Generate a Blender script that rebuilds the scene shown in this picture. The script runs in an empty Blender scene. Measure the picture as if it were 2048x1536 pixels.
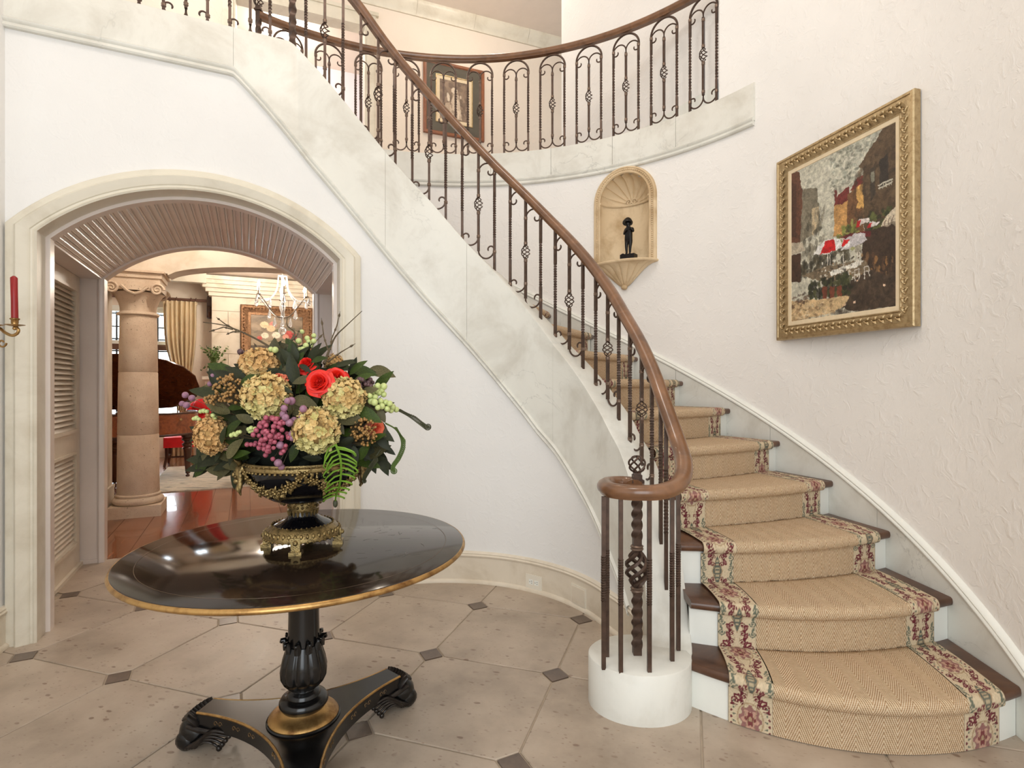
import bpy, math, random
import numpy as np
from mathutils import Vector, Matrix
random.seed(7); rng=np.random.default_rng(7)
sc=bpy.context.scene; col=sc.collection
D2R=math.pi/180
# ---------------------------------------------------------------- camera
cam=bpy.data.cameras.new('camera'); cam.sensor_width=36; cam.lens=1108/2048*36
camo=bpy.data.objects.new('camera',cam); col.objects.link(camo)
camo.location=(0,0,1.30); camo.rotation_euler=(math.pi/2,0,0); cam.clip_start=.05
sc.camera=camo
# ---------------------------------------------------------------- world, light, exposure
w=bpy.data.worlds.new('sky'); sc.world=w; w.use_nodes=True
bg=w.node_tree.nodes['Background']; bg.inputs[0].default_value=(.80,.92,1,1); bg.inputs[1].default_value=1.6
vs=sc.view_settings; vs.view_transform='Standard'; vs.look='None'; vs.gamma=1; vs.use_curve_mapping=False; vs.exposure=0.0
def area(name,loc,size,energy,color,target,sizey=None):
    l=bpy.data.lights.new(name,'AREA'); l.energy=energy; l.color=color; l.size=size
    if sizey: l.shape='RECTANGLE'; l.size_y=sizey
    o=bpy.data.objects.new(name,l); col.objects.link(o); o.location=loc
    o.rotation_euler=(Vector(target)-Vector(loc)).to_track_quat('-Z','Y').to_euler(); return o
def point(name,loc,energy,color,r=.05,parent=None):
    l=bpy.data.lights.new(name,'POINT'); l.energy=energy; l.color=color; l.shadow_soft_size=r
    o=bpy.data.objects.new(name,l); col.objects.link(o); o.location=loc; return o
DAY=(1,.97,.93); WARM=(1,.90,.78)
area('entry_window_light',(-.15,-2.05,2.2),2.4,90,(.95,.98,1),(0,4,1.7),3.6)         # daylight of the entry window behind the viewer
point('foyer_fill_light',(-.35,1.7,5.1),76,(1,.95,.89),.35)              # unseen fill light added high in the two-storey foyer
# ---------------------------------------------------------------- helpers
F=1108.; H=1.30
def P(px,py,d): return Vector(((px-1024)*d/F, d, H-(py-768)*d/F))
TH=25.5*D2R
Tt=Vector((math.cos(TH),math.sin(TH),0)); Nn=Vector((-math.sin(TH),math.cos(TH),0)); W0=Vector((-2.5,2.764,0))
def UV(u,v,z=0.): return W0+Tt*u+Nn*v+Vector((0,0,z))
CX,CY,RO=-.4055,2.4589,2.324
def POL(R,a,z=0.): return Vector((CX+R*math.cos(a),CY+R*math.sin(a),z))
RIS=.1887
def phi(k): return (-20.06+9.15*k)*D2R
def nose_z(a): return RIS*(a/D2R+20.06)/9.15
class MB:
    def __init__(s): s.v=[]; s.f=[]; s.uv=None; s.mi=[]
    def add(s,V,Fs,m=0):
        b=len(s.v); s.v+= [tuple(p) for p in V]; s.f+=[tuple(i+b for i in f) for f in Fs]; s.mi+=[m]*len(Fs); return s
    def box(s,c,d,R=None,m=0):
        x,y,z=[k/2 for k in d]; V=[Vector((i*x,j*y,k*z)) for i in(-1,1) for j in(-1,1) for k in(-1,1)]
        if R is not None: V=[R@p for p in V]
        V=[p+Vector(c) for p in V]
        return s.add(V,[(0,1,3,2),(4,6,7,5),(0,4,5,1),(2,3,7,6),(0,2,6,4),(1,5,7,3)],m)
    def grid(s,rows,closeu=False,closev=False,m=0):
        nr=len(rows); nc=len(rows[0]); V=[p for r in rows for p in r]; Fs=[]
        for i in range(nr if closeu else nr-1):
            for j in range(nc if closev else nc-1):
                i2=(i+1)%nr; j2=(j+1)%nc
                Fs.append((i*nc+j,i2*nc+j,i2*nc+j2,i*nc+j2))
        return s.add(V,Fs,m)
    def lathe(s,prof,n=24,c=(0,0,0),m=0,lobes=None,R=None):
        rows=[]
        for j in range(n):
            a=2*math.pi*j/n; rr=[]
            for q in prof:
                r,z=q[0],q[1]
                if lobes and len(q)>2: r*=1+q[2]*math.cos(lobes*a)
                p=Vector((r*math.cos(a),r*math.sin(a),z))
                if R is not None: p=R@p
                rr.append(p+Vector(c))
            rows.append(rr)
        return s.grid(rows,closeu=True,m=m)
    def tube(s,pts,r,n=8,cap=True,m=0,twist=0.,square=False):
        pts=[Vector(p) for p in pts]; N=len(pts)
        rs=r if hasattr(r,'__len__') else [r]*N
        tw=twist if hasattr(twist,'__len__') else [twist*i for i in range(N)]
        t0=(pts[1]-pts[0]).normalized(); up=Vector((0,0,1)) if abs(t0.z)<.9 else Vector((1,0,0))
        x=(up-t0*up.dot(t0)).normalized(); rows=[]
        for i in range(N):
            t=(pts[min(i+1,N-1)]-pts[max(i-1,0)])
            if t.length<1e-9: t=t0
            t.normalize(); x=(x-t*x.dot(t))
            if x.length<1e-6: x=t.orthogonal()
            x.normalize(); y=t.cross(x); rr=[]
            for j in range(n):
                a=2*math.pi*(j+(.5 if square else 0))/n+tw[i]; rr.append(pts[i]+(x*math.cos(a)+y*math.sin(a))*rs[i])
            rows.append(rr)
        b=len(s.v); s.grid(rows,closev=True,m=m)
        if cap:
            s.f.append(tuple(b+j for j in range(n))); s.f.append(tuple(b+(N-1)*n+n-1-j for j in range(n))); s.mi+=[m,m]
        return s
    def sweep(s,pts,prof,ups=None,closed=False,cap=True,m=0,closedprof=True):
        """prof: list of (side,up) ; side is to the left of travel in plan"""
        pts=[Vector(p) for p in pts]; N=len(pts); rows=[]
        for i in range(N):
            if closed: t=pts[(i+1)%N]-pts[i-1]
            else: t=pts[min(i+1,N-1)]-pts[max(i-1,0)]
            if ups is not None: up=Vector(ups[i])
            else: up=Vector((0,0,1))
            t.normalize(); sd=up.cross(t).normalized()
            if ups is not None: upv=t.cross(sd)
            else: upv=up
            rows.append([pts[i]+sd*a+upv*b for a,b in prof])
        b=len(s.v); s.grid(rows,closeu=closed,closev=closedprof,m=m); n=len(prof)
        if cap and not closed and closedprof:
            s.f.append(tuple(b+j for j in range(n))); s.f.append(tuple(b+(N-1)*n+n-1-j for j in range(n))); s.mi+=[m,m]
        return s
    def poly(s,pts,depth,axis=None,m=0):
        """extrude polygon (3d pts, planar) along vector depth"""
        d=Vector(depth); n=len(pts); V=[Vector(p) for p in pts]; V=V+[p+d for p in V]
        Fs=[tuple(range(n)),tuple(range(2*n-1,n-1,-1))]+[(i,i+n,(i+1)%n+n,(i+1)%n) for i in range(n)]
        return s.add(V,Fs,m)
    def sph(s,c,r,n=8,k=6,m=0,sq=(1,1,1)):
        prof=[(math.sin(math.pi*i/k),-math.cos(math.pi*i/k)) for i in range(k+1)]
        rows=[[Vector((c[0]+r*sq[0]*q[0]*math.cos(2*math.pi*j/n),c[1]+r*sq[1]*q[0]*math.sin(2*math.pi*j/n),c[2]+r*sq[2]*q[1])) for q in prof] for j in range(n)]
        return s.grid(rows,closeu=True,m=m)
    def mesh(s,name,mats,smooth=40):
        me=bpy.data.meshes.new(name); me.from_pydata(s.v,[],s.f)
        for mt in (mats if isinstance(mats,(list,tuple)) else [mats]): me.materials.append(mt)
        if any(s.mi): me.polygons.foreach_set('material_index',s.mi)
        if smooth:
            me.polygons.foreach_set('use_smooth',[True]*len(me.polygons))
        me.validate(); me.update()
        import bmesh
        bm=bmesh.new(); bm.from_mesh(me); bmesh.ops.remove_doubles(bm,verts=bm.verts,dist=1e-6)
        bmesh.ops.recalc_face_normals(bm,faces=bm.faces); bm.to_mesh(me); bm.free()
        if smooth and smooth<180: me.set_sharp_from_angle(angle=smooth*D2R)
        return me
    def build(s,name,mats,parent=None,smooth=40,local=False):
        return obj(name,s.mesh(name,mats,smooth),parent,local)
def obj(name,me,parent=None,local=False):
    o=bpy.data.objects.new(name,me); col.objects.link(o)
    if parent is not None: par(o,parent,local)
    return o
def world_basis(p):
    m=p.matrix_basis.copy(); q=p
    while q.parent is not None:
        m=q.parent.matrix_basis@q.matrix_parent_inverse@m; q=q.parent
    return m
def par(o,p,local=False):
    o.parent=p
    if not local: o.matrix_parent_inverse=world_basis(p).inverted()
def tag(o,label=None,cat=None,group=None,kind=None):
    if label: o['label']=label
    if cat: o['category']=cat
    if group: o['group']=group
    if kind: o['kind']=kind
    return o
def thing(name,label,cat,loc=(0,0,0),rz=0.,group=None,kind=None):
    o=bpy.data.objects.new(name,None); col.objects.link(o); o.location=loc; o.rotation_euler=(0,0,rz); o.empty_display_size=.1
    return tag(o,label,cat,group,kind)
def dup(o,parent,M,local=True):
    c=o.copy(); col.objects.link(c); c.parent=parent
    if local: c.matrix_parent_inverse=Matrix.Identity(4)
    c.matrix_basis=M; return c
# ---------------------------------------------------------------- materials
def lin(c):
    return tuple(((x/255)/12.92 if x/255<=.04045 else (((x/255)+.055)/1.055)**2.4) for x in c)
class NT:
    def __init__(s,name):
        s.m=bpy.data.materials.new(name); s.m.use_nodes=True; s.t=s.m.node_tree; s.b=s.t.nodes['Principled BSDF']
    def n(s,typ,**k):
        x=s.t.nodes.new(typ)
        for a,b in k.items():
            if a in x.inputs.keys() if isinstance(a,str) else False: pass
            setattr(x,a,b)
        return x
    def L(s,a,b): s.t.links.new(a,b)
    def coord(s,kind='Object',scale=(1,1,1),rot=(0,0,0)):
        tc=s.n('ShaderNodeTexCoord'); mp=s.n('ShaderNodeMapping'); mp.inputs['Scale'].default_value=scale; mp.inputs['Rotation'].default_value=rot
        s.L(tc.outputs[kind],mp.inputs[0]); return mp.outputs[0]
    def noise(s,vec,scale,detail=3,rough=.55,dist=0):
        x=s.n('ShaderNodeTexNoise'); x.inputs['Scale'].default_value=scale; x.inputs['Detail'].default_value=detail; x.inputs['Roughness'].default_value=rough; x.inputs['Distortion'].default_value=dist
        s.L(vec,x.inputs['Vector']); return x.outputs['Fac']
    def vor(s,vec,scale,feat='F1',out='Distance',rand=1):
        x=s.n('ShaderNodeTexVoronoi'); x.feature=feat; x.inputs['Scale'].default_value=scale; x.inputs['Randomness'].default_value=rand; s.L(vec,x.inputs['Vector']); return x.outputs[out]
    def ramp(s,fac,stops,interp='LINEAR'):
        x=s.n('ShaderNodeValToRGB'); cr=x.color_ramp; cr.interpolation=interp
        while len(cr.elements)<len(stops): cr.elements.new(.5)
        for e,(p,c) in zip(cr.elements,stops): e.position=p; e.color=(*c,1) if len(c)==3 else c
        s.L(fac,x.inputs[0]); return x.outputs[0]
    def mix(s,fac,a,b,mode='MIX'):
        x=s.n('ShaderNodeMix'); x.data_type='RGBA'; x.blend_type=mode
        for i,v in ((0,fac),(6,a),(7,b)):
            if hasattr(v,'is_output'): s.L(v,x.inputs[i])
            else: x.inputs[i].default_value=v if i==0 else (*v,1)
        return x.outputs[2]
    def math(s,op,a,b=0.,c=0.):
        x=s.n('ShaderNodeMath'); x.operation=op
        for i,v in enumerate((a,b,c)):
            if hasattr(v,'is_output'): s.L(v,x.inputs[i])
            else: x.inputs[i].default_value=v
        return x.outputs[0]
    def bump(s,h,strength=.3,dist=.01):
        x=s.n('ShaderNodeBump'); x.inputs['Strength'].default_value=strength; x.inputs['Distance'].default_value=dist; s.L(h,x.inputs['Height']); s.L(x.outputs[0],s.b.inputs['Normal'])
    def set(s,color=None,rough=.5,metal=0.,**k):
        if color is not None:
            if hasattr(color,'is_output'): s.L(color,s.b.inputs['Base Color'])
            else: s.b.inputs['Base Color'].default_value=(*color,1)
        if hasattr(rough,'is_output'): s.L(rough,s.b.inputs['Roughness'])
        else: s.b.inputs['Roughness'].default_value=rough
        s.b.inputs['Metallic'].default_value=metal
        for a,b in k.items(): s.b.inputs[a.replace('_',' ')].default_value=b
        return s.m
def blk(x): return (x,x,x)
def simple(name,rgb,rough=.5,metal=0.,var=.12,scale=8.,bump=0.,kind='Object',**k):
    t=NT(name); c=lin(rgb); v=t.coord(kind); nz=t.noise(v,scale,4)
    colr=t.ramp(nz,[(.3,tuple(max(0,x*(1-var)) for x in c)),(.7,tuple(min(1,x*(1+var)) for x in c))])
    if bump: t.bump(t.noise(v,scale*6,3),bump,.004)
    return t.set(colr,rough,metal,**k)
def plaster(name,rgb,bs=.5):
    t=NT(name); v=t.coord('Object'); c=lin(rgb)
    a=t.noise(v,1.3,3); colr=t.ramp(a,[(.3,tuple(x*.955 for x in c)),(.7,tuple(min(1,x*1.03) for x in c))])
    d=t.noise(v,15,4,.55,1.1); e=t.noise(v,60,3,.6,.6)
    hgt=t.math('ADD',t.math('MULTIPLY',t.math('GREATER_THAN',d,.51),t.math('MULTIPLY',t.math('SUBTRACT',d,.51),2.6)),t.math('MULTIPLY',e,.25))
    t.bump(hgt,bs,.0065); return t.set(colr,.85)
def stone(name,rgb,dark,vein=True,bs=.05,rough=.45,vs_=2.2):
    t=NT(name); v=t.coord('Object'); c=lin(rgb); d=lin(dark)
    a=t.noise(v,3.2,6,.62,.4); colr=t.ramp(a,[(.32,d),(.52,c),(.75,tuple(min(1,x*1.06) for x in c))])
    if vein:
        wv=t.noise(v,vs_,5,.55,.9); b=t.math('ABSOLUTE',t.math('SUBTRACT',wv,.5)); vn=t.ramp(b,[(0,blk(.78)),(.005,blk(1))])
        msk=t.noise(v,1.1,2); vn2=t.mix(t.ramp(msk,[(.5,blk(0)),(.62,blk(1))]),blk(1),vn)
        colr=t.mix(1.,colr,vn2,'MULTIPLY')
    t.bump(t.noise(v,40,3),bs,.004); return t.set(colr,rough)
M={}
M['plaster']=plaster('plaster_wall',(243,239,234))
M['plaster_white']=plaster('plaster_white',(236,234,231),.22)
M['plaster_up']=plaster('plaster_upper',(236,222,206),.35)
M['lavender']=plaster('pale_wall',(232,226,232),.1)
M['stone']=stone('limestone_band',(226,224,215),(208,204,193))
M['base']=stone('painted_base',(226,214,195),(208,193,170),False,.02,.4)
M['casing']=stone('casing_paint',(224,216,198),(208,198,178),False,.02,.4)
M['soffit']=simple('beadboard_paint',(228,216,208),.26,var=.06,scale=3)
M['white']=simple('white_paint',(238,238,230),.4,var=.02)
M['ceil']=simple('ceiling_paint',(240,226,212),.9,var=.02)
M['plastic']=simple('ivory_plastic',(232,224,208),.35,var=.02)
M['dark']=simple('dark_slot',(40,34,30),.6)
def tilemat():
    t=NT('travertine_tile'); tc=t.n('ShaderNodeTexCoord'); oi=t.n('ShaderNodeObjectInfo')
    ad=t.n('ShaderNodeVectorMath'); ad.operation='ADD'; cm=t.n('ShaderNodeCombineXYZ')
    mr=t.math('MULTIPLY',oi.outputs['Random'],37.); t.L(mr,cm.inputs[0]); t.L(tc.outputs['Object'],ad.inputs[0]); t.L(cm.outputs[0],ad.inputs[1]); v=ad.outputs[0]
    a=t.noise(v,3.,5,.6); base=t.ramp(a,[(.3,lin((156,140,123))),(.55,lin((183,166,148))),(.8,lin((200,185,167)))])
    mp=t.n('ShaderNodeMapping'); mp.inputs['Scale'].default_value=(1,1.9,1); t.L(v,mp.inputs[0])
    wp=t.n('ShaderNodeMix'); wp.data_type='VECTOR'; nzn=t.n('ShaderNodeTexNoise'); nzn.inputs['Scale'].default_value=16; t.L(v,nzn.inputs['Vector']); wp.inputs[0].default_value=.035
    t.L(mp.outputs[0],wp.inputs[4]); t.L(nzn.outputs['Color'],wp.inputs[5]); vv=wp.outputs[1]
    f1=t.vor(vv,34); f2=t.vor(vv,13); gate=t.noise(v,5,2); 
    s1=t.math('MULTIPLY',t.ramp(f1,[(.14,blk(1)),(.24,blk(0))]),t.ramp(t.noise(v,9,2),[(.46,blk(.15)),(.6,blk(1))])); s2=t.math('MULTIPLY',t.ramp(f2,[(.14,blk(1)),(.2,blk(0))]),t.ramp(gate,[(.46,blk(0)),(.56,blk(1))]))
    c=t.mix(t.math('MULTIPLY',s1,.6),base,lin((132,106,88))); c=t.mix(t.math('MULTIPLY',s2,.75),c,lin((122,98,82)))
    hs=t.n('ShaderNodeHueSaturation'); t.L(c,hs.inputs['Color']); t.L(t.math('ADD',.94,t.math('MULTIPLY',oi.outputs['Random'],.1)),hs.inputs['Value'])
    t.bump(t.math('SUBTRACT',a,t.math('ADD',s1,s2)),.12,.003)
    return t.set(hs.outputs[0],t.ramp(a,[(.3,blk(.34)),(.7,blk(.5))]))
M['tile']=tilemat()
M['inset']=stone('dark_marble',(112,96,84),(78,66,58),True,.05,.3,6)
M['grout']=simple('grout',(178,162,142),.9,var=.08,scale=20)
def wood(name,a,b,rough=.3,scale=(1,1,1),s=6.,rand=False,coat=0.):
    t=NT(name); v=t.coord('Object',scale)
    if rand:
        oi=t.n('ShaderNodeObjectInfo'); ad=t.n('ShaderNodeVectorMath'); ad.operation='ADD'; cm=t.n('ShaderNodeCombineXYZ'); t.L(t.math('MULTIPLY',oi.outputs['Random'],23.),cm.inputs[0]); t.L(v,ad.inputs[0]); t.L(cm.outputs[0],ad.inputs[1]); v=ad.outputs[0]
    g=t.noise(v,s,5,.6,.8); c=t.ramp(g,[(.25,lin(a)),(.75,lin(b))])
    if rand:
        hs=t.n('ShaderNodeHueSaturation'); t.L(c,hs.inputs['Color']); t.L(t.math('ADD',.78,t.math('MULTIPLY',oi.outputs['Random'],.4)),hs.inputs['Value']); c=hs.outputs[0]
    t.bump(g,.05,.003); m=t.set(c,rough); t.b.inputs['Coat Weight'].default_value=coat; return m
M['rail']=wood('walnut_handrail',(90,60,40),(138,97,66),.28,(1,1,1),9.,coat=.3)
M['tread']=wood('walnut_tread',(62,40,30),(112,76,54),.28,(1,1,1),7.,rand=True)
M['plank']=wood('cherry_plank',(98,54,34),(168,104,68),.2,(14,1.4,1),2.6,rand=True,coat=.4)
def burl(name,a,b):
    t=NT(name); v=t.coord('Object'); g=t.noise(v,7,6,.65,2.2); return t.set(t.ramp(g,[(.25,lin(a)),(.5,tuple((x+y)/2 for x,y in zip(lin(a),lin(b)))),(.75,lin(b))]),.16,Coat_Weight=.5)
M['burl']=burl('burl_walnut',(96,44,22),(176,96,54)); M['burl_dark']=burl('burl_walnut_dark',(48,24,14),(96,54,32))
M['darkwood']=simple('mahogany',(70,38,24),.3,var=.3,scale=6)
M['iron']=simple('wrought_iron',(84,66,56),.42,.55,var=.25,scale=30)
M['iron2']=simple('worn_collar',(122,102,88),.4,.6,var=.3,scale=60)
def lacquer():
    t=NT('black_lacquer'); v=t.coord('Object'); g=t.noise(v,3,5,.6,.7)
    return t.set(t.ramp(g,[(.3,lin((24,18,14))),(.75,lin((50,37,28)))]),.10)
M['lacquer']=lacquer()
M['ebony']=simple('ebonised_wood',(13,12,12),.2,var=.3,scale=10)
M['porc']=simple('black_porcelain',(10,9,12),.06,var=.2)
def goldm(name,a,b,rough,sc_=14.,bs=.2):
    t=NT(name); v=t.coord('Object'); g=t.noise(v,sc_,5,.65); t.bump(t.noise(v,sc_*5,3),bs,.003)
    return t.set(t.ramp(g,[(.3,lin(b)),(.55,lin(a))]),rough,.85)
M['gold']=goldm('antique_gold',(186,148,92),(112,76,42),.36)
M['bronze']=goldm('aged_bronze',(150,128,84),(60,48,30),.3,60,.5)
M['frame']=goldm('gilt_frame',(190,168,130),(158,134,96),.42,40,.6)
M['frame2']=goldm('gilt_frame_warm',(138,104,76),(72,50,34),.4,40,.6)
M['brass']=goldm('brass',(182,146,94),(128,98,58),.3,20,.1)
M['black']=simple('bronze_black',(24,20,19),.35,.4,var=.3,scale=40)
M['liner']=simple('linen_liner',(226,206,172),.8,var=.05,scale=30)
M['niche']=stone('niche_plaster',(222,198,162),(184,154,114),True,.3,.8,5)
def vcol(name,rough=.6,bs=.0):
    t=NT(name); a=t.n('ShaderNodeVertexColor'); a.layer_name='Col'
    if bs: t.bump(t.noise(t.coord('Object'),120,4),bs,.003)
    return t.set(a.outputs[0],rough)
M['canvas']=vcol('oil_paint',.5,.25); M['print']=vcol('engraving_print',.6); M['woven']=vcol('woven_border',.95,.5)
def sisal():
    t=NT('sisal_herringbone'); tc=t.n('ShaderNodeUVMap'); sp=t.n('ShaderNodeSeparateXYZ'); t.L(tc.outputs[0],sp.inputs[0]); x,y=sp.outputs[0],sp.outputs[1]
    cell=t.math('PINGPONG',x,.045)                       # zigzag columns
    d=t.math('ADD',y,t.math('MULTIPLY',cell,2.5)); row=t.math('PINGPONG',d,.0095)
    r=t.math('DIVIDE',row,.0095); st=t.math('DIVIDE',t.math('PINGPONG',y,.0035),.0035)
    hh=t.math('ADD',t.math('MULTIPLY',r,.85),t.math('MULTIPLY',st,.22))
    v=t.coord('Object'); nz=t.noise(v,70,3); big=t.noise(v,3.5,3)
    c=t.ramp(t.math('ADD',hh,t.math('MULTIPLY',t.math('SUBTRACT',nz,.5),.45)),[(.12,lin((144,112,82))),(.42,lin((207,174,135))),(.85,lin((239,220,191)))])
    c=t.mix(t.math('MULTIPLY',big,.22),c,lin((204,152,94)))
    t.bump(t.math('ADD',hh,t.math('MULTIPLY',nz,.6)),.7,.006); return t.set(c,.95)
M['sisal']=sisal()
def glass():
    t=NT('window_glass'); t.set((.95,.98,1),.02,Transmission_Weight=1.0,IOR=1.02); return t.m
M['glass']=glass()
def crystal():
    t=NT('crystal'); t.set((.96,.97,.98),.05,Transmission_Weight=.75,IOR=1.45); return t.m
M['crystal']=crystal()
def emit(name,rgb,s):
    t=NT(name); t.set(rgb,.5); t.b.inputs['Emission Color'].default_value=(*rgb,1); t.b.inputs['Emission Strength'].default_value=s; return t.m
M['flame']=emit('candle_bulb',(1,.86,.62),90)
M['winframe']=simple('dark_window_frame',(70,74,78),.5)
M['winwood']=simple('window_mullion',(104,72,58),.5)
M['curtain']=simple('gold_silk_curtain',(226,206,170),.55,var=.1,scale=3)
M['pilstone']=None
def shellstone():
    t=NT('coral_stone'); v=t.coord('Object'); a=t.noise(v,4,5,.6); c=t.ramp(a,[(.3,lin((212,188,162))),(.7,lin((236,218,194)))])
    p=t.vor(v,85); q=t.vor(v,26); g=t.noise(v,6,3); s1=t.ramp(p,[(.1,blk(1)),(.24,blk(0))]); s2=t.math('MULTIPLY',t.ramp(q,[(.08,blk(1)),(.2,blk(0))]),t.ramp(g,[(.5,blk(0)),(.6,blk(1))]))
    pits=t.math('ADD',s1,s2); c=t.mix(t.math('MULTIPLY',pits,.4),c,lin((160,128,104))); t.bump(t.math('SUBTRACT',a,pits),.6,.01); return t.set(c,.85)
M['coral']=shellstone()
M['block']=stone('wall_block_stone',(228,216,198),(208,193,170),False,.1,.8)
M['rug']=None
def rugm():
    t=NT('faded_rug'); v=t.coord('Object',(1,3,1)); a=t.noise(v,3.5,5,.7,.8); b=t.noise(v,9,4,.6); c=t.ramp(a,[(.3,lin((150,146,136))),(.48,lin((208,198,178))),(.6,lin((222,212,194))),(.72,lin((168,120,96)))]); c=t.mix(t.ramp(b,[(.5,blk(0)),(.7,blk(.4))]),c,lin((140,150,156))); t.bump(t.noise(v,90,3),.4,.004); return t.set(c,.95)
M['rug']=rugm()
M['red']=simple('red_velvet',(214,22,28),.7,var=.1,scale=12)
M['candle']=simple('red_wax',(146,24,24),.4,var=.12,scale=20)
# ================================================================ SETTING
def interp(x,xs,ys): return float(np.interp(x,xs,ys))
# ---- inner stair wall path (foyer face), right to left
ARC_C=Vector((-.42,2.666,0)); ARC_R=.984
def cat(pts,n):
    out=[]; Q=[2*pts[0]-pts[1]]+pts+[2*pts[-1]-pts[-2]]
    for i in range(1,len(Q)-2):
        a,b,c,d=Q[i-1:i+3]
        for k in range(n):
            t=k/n; out.append(.5*((2*b)+(c-a)*t+(2*a-5*b+4*c-d)*t*t+(3*b-a-3*c+d)*t**3))
    out.append(pts[-1]); return out
def arcp(deg,off=0): return ARC_C+Vector((math.cos(deg*D2R),math.sin(deg*D2R),0))*(ARC_R+off)
low=cat([Vector((.575,2.29,0)),Vector((.61,2.42,0)),Vector((.617,2.60,0)),Vector((.582,2.79,0)),arcp(17)],8)
path=low+[arcp(17+98.5*i/60) for i in range(1,61)]
UT=1.835; AJ0,AJ1=.11,1.58; ACU,AHW,ASPR,AAPX=.845,.735,2.07,2.378
AR=(AHW**2+(AAPX-ASPR)**2)/(2*(AAPX-ASPR)); AZC=AAPX-AR
us=[UT-.03*i for i in range(1,9)]+[AJ1+.0005,AJ1-.0005]+[AJ1-AHW*2*i/50 for i in range(1,50)]+[AJ0+.0005,AJ0-.0005,.05,-.03]
path+= [UV(u,0) for u in us]
NP_=len(path)
def pnorm(i):
    t=(path[min(i+1,NP_-1)]-path[max(i-1,0)]).normalized(); return Vector((t.y,-t.x,0))     # to the stair side
norms=[pnorm(i) for i in range(NP_)]
def angC(p):
    a=math.atan2(p.y-CY,p.x-CX); return a if a>-2 else a+2*math.pi
TA=[-9,-4,0,4,9,15,22,37,54,72,85,96,110,130,137]; TO=[-.04,-.13,-.13,-.05,.04,.09,.10,.045,.012,.055,.065,.10,.10,.12,.115]
BA=[20,33,42,53,60,72,85,97,112,132,148]; BO=[-.56,-.572,-.596,-.607,-.635,-.622,-.591,-.573,-.536,-.484,-.381]
def ztop(p):
    a=angC(p); return min(3.35,max(.19,nose_z(a)+interp(a/D2R,TA,TO)))
def zbot(p):
    a=angC(p); return min(3.10,max(.03,nose_z(a)+interp(a/D2R,BA,BO)))
def uof(p): return (p-W0).dot(Tt)
def zlow(p):
    if abs((p-W0).dot(Nn))<1e-4:
        u=uof(p)
        if AJ0<u<AJ1: return AZC+math.sqrt(AR*AR-(u-ACU)**2)
    return 0.
WT=.15
def up(p,z): return Vector((p.x,p.y,z))
wi=MB()
wi.grid([[up(path[i],zlow(path[i])+(ztop(path[i])-.004-zlow(path[i]))*k/10) for k in range(11)] for i in range(NP_)])
wi.grid([[up(path[i]+norms[i]*WT,zlow(path[i])+(ztop(path[i])-.004-zlow(path[i]))*k/2) for k in range(3)] for i in range(NP_)])
wall_in=tag(wi.build('wall_stair',M['plaster_white'],smooth=60),'white plaster wall with the arch, curving round under the stair band',kind='structure')
# ---- stone band slabs with joints
cuts=[0]
def nearest_px(px):
    return min(range(NP_),key=lambda i:abs(1024+F*path[i].x/path[i].y-px) if i>10 else 1e9)
cuts+=sorted(nearest_px(q) for q in (1240,1109,932,771,471))+[NP_-1]
band=thing('trim_1','cream stone band climbing with the stair and along the landing edge','stone band',(0,0,0),kind='structure'); del band['category']
for a,b in zip(cuts[:-1],cuts[1:]):
    rows=[]
    for i in range(a,b+1):
        p,n=path[i],norms[i]; t=Vector((-n.y,n.x,0)); e=t*(.0006 if i==a else (-.0006 if i==b else 0))
        zt,zb=ztop(p),zbot(p)
        rows.append([up(p+n*o+e,z) for o,z in ((-.014,zb),(-.014,zt-.004),(-.010,zt),(WT+.008,zt),(WT+.012,zt-.004),(WT+.012,zt-.05),(WT-.02,zt-.06),(.01,zt-.06),(.01,zb))])
    m=MB(); nb=len(rows[0]); m.grid(rows,closev=True); m.f+=[tuple(range(nb)),tuple(len(m.v)-nb+nb-1-j for j in range(nb))]; m.mi+=[0,0]
    m.build('stone_slab',M['stone'],band,smooth=50)
m=MB()
prof=[(.0,-.03),(-.020,-.03),(-.026,-.022),(-.022,-.012),(-.019,-.004),(-.028,.004),(-.030,.014),(-.022,.022),(-.014,.024),(.0,.024)]
ii=[i for i in range(NP_) if zbot(path[i])>.16]
m.grid([[up(path[i]+norms[i]*o,zbot(path[i])+z) for o,z in prof] for i in ii],closev=True)
m.build('band_moulding',M['stone'],band,smooth=50)
# newel plinth
BC=Vector((.532,2.329,0)); BR=.208
m=MB(); m.lathe([(0,.192),(BR-.004,.192),(BR,.188),(BR,0),(0,0)],48,BC)
m.build('plinth',M['stone'],band,smooth=50)
# ---- baseboard along inner wall
bbprof=[(0,0),(-.030,0),(-.030,.012),(-.022,.022),(-.016,.024),(-.016,.165),(-.022,.170),(-.024,.180),(-.017,.186),(-.019,.194),(-.012,.203),(0,.205)]
def baseboard(pts,name,flip=1):
    m=MB(); N=len(pts); rows=[]
    for i in range(N):
        t=(pts[min(i+1,N-1)]-pts[max(i-1,0)]).normalized(); n=Vector((t.y,-t.x,0))*flip
        rows.append([up(pts[i]+n*o,z) for o,z in bbprof])
    m.grid(rows,closev=True); nb=len(bbprof); m.f+=[tuple(range(nb)),tuple(len(m.v)-nb+nb-1-j for j in range(nb))]; m.mi+=[0,0]
    return tag(m.build(name,M['base'],smooth=40),kind='structure')
i0=next(i for i in range(NP_) if path[i].y>2.55)
ie=max(i for i in range(NP_) if i<len(low)+60+8)
tag(baseboard(path[i0:ie+1]+[UV(1.712,0)],'baseboard_stair'),'cream moulded baseboard along the curved stair wall')
WL=[Vector((-2.52,2.754,0)),Vector((-2.12,1.45,0)),Vector((-2.12,-2.2,0))]
tag(baseboard([WL[2],WL[1],WL[0]],'baseboard_left',-1),'cream baseboard on the left wall beside the arch')
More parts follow.
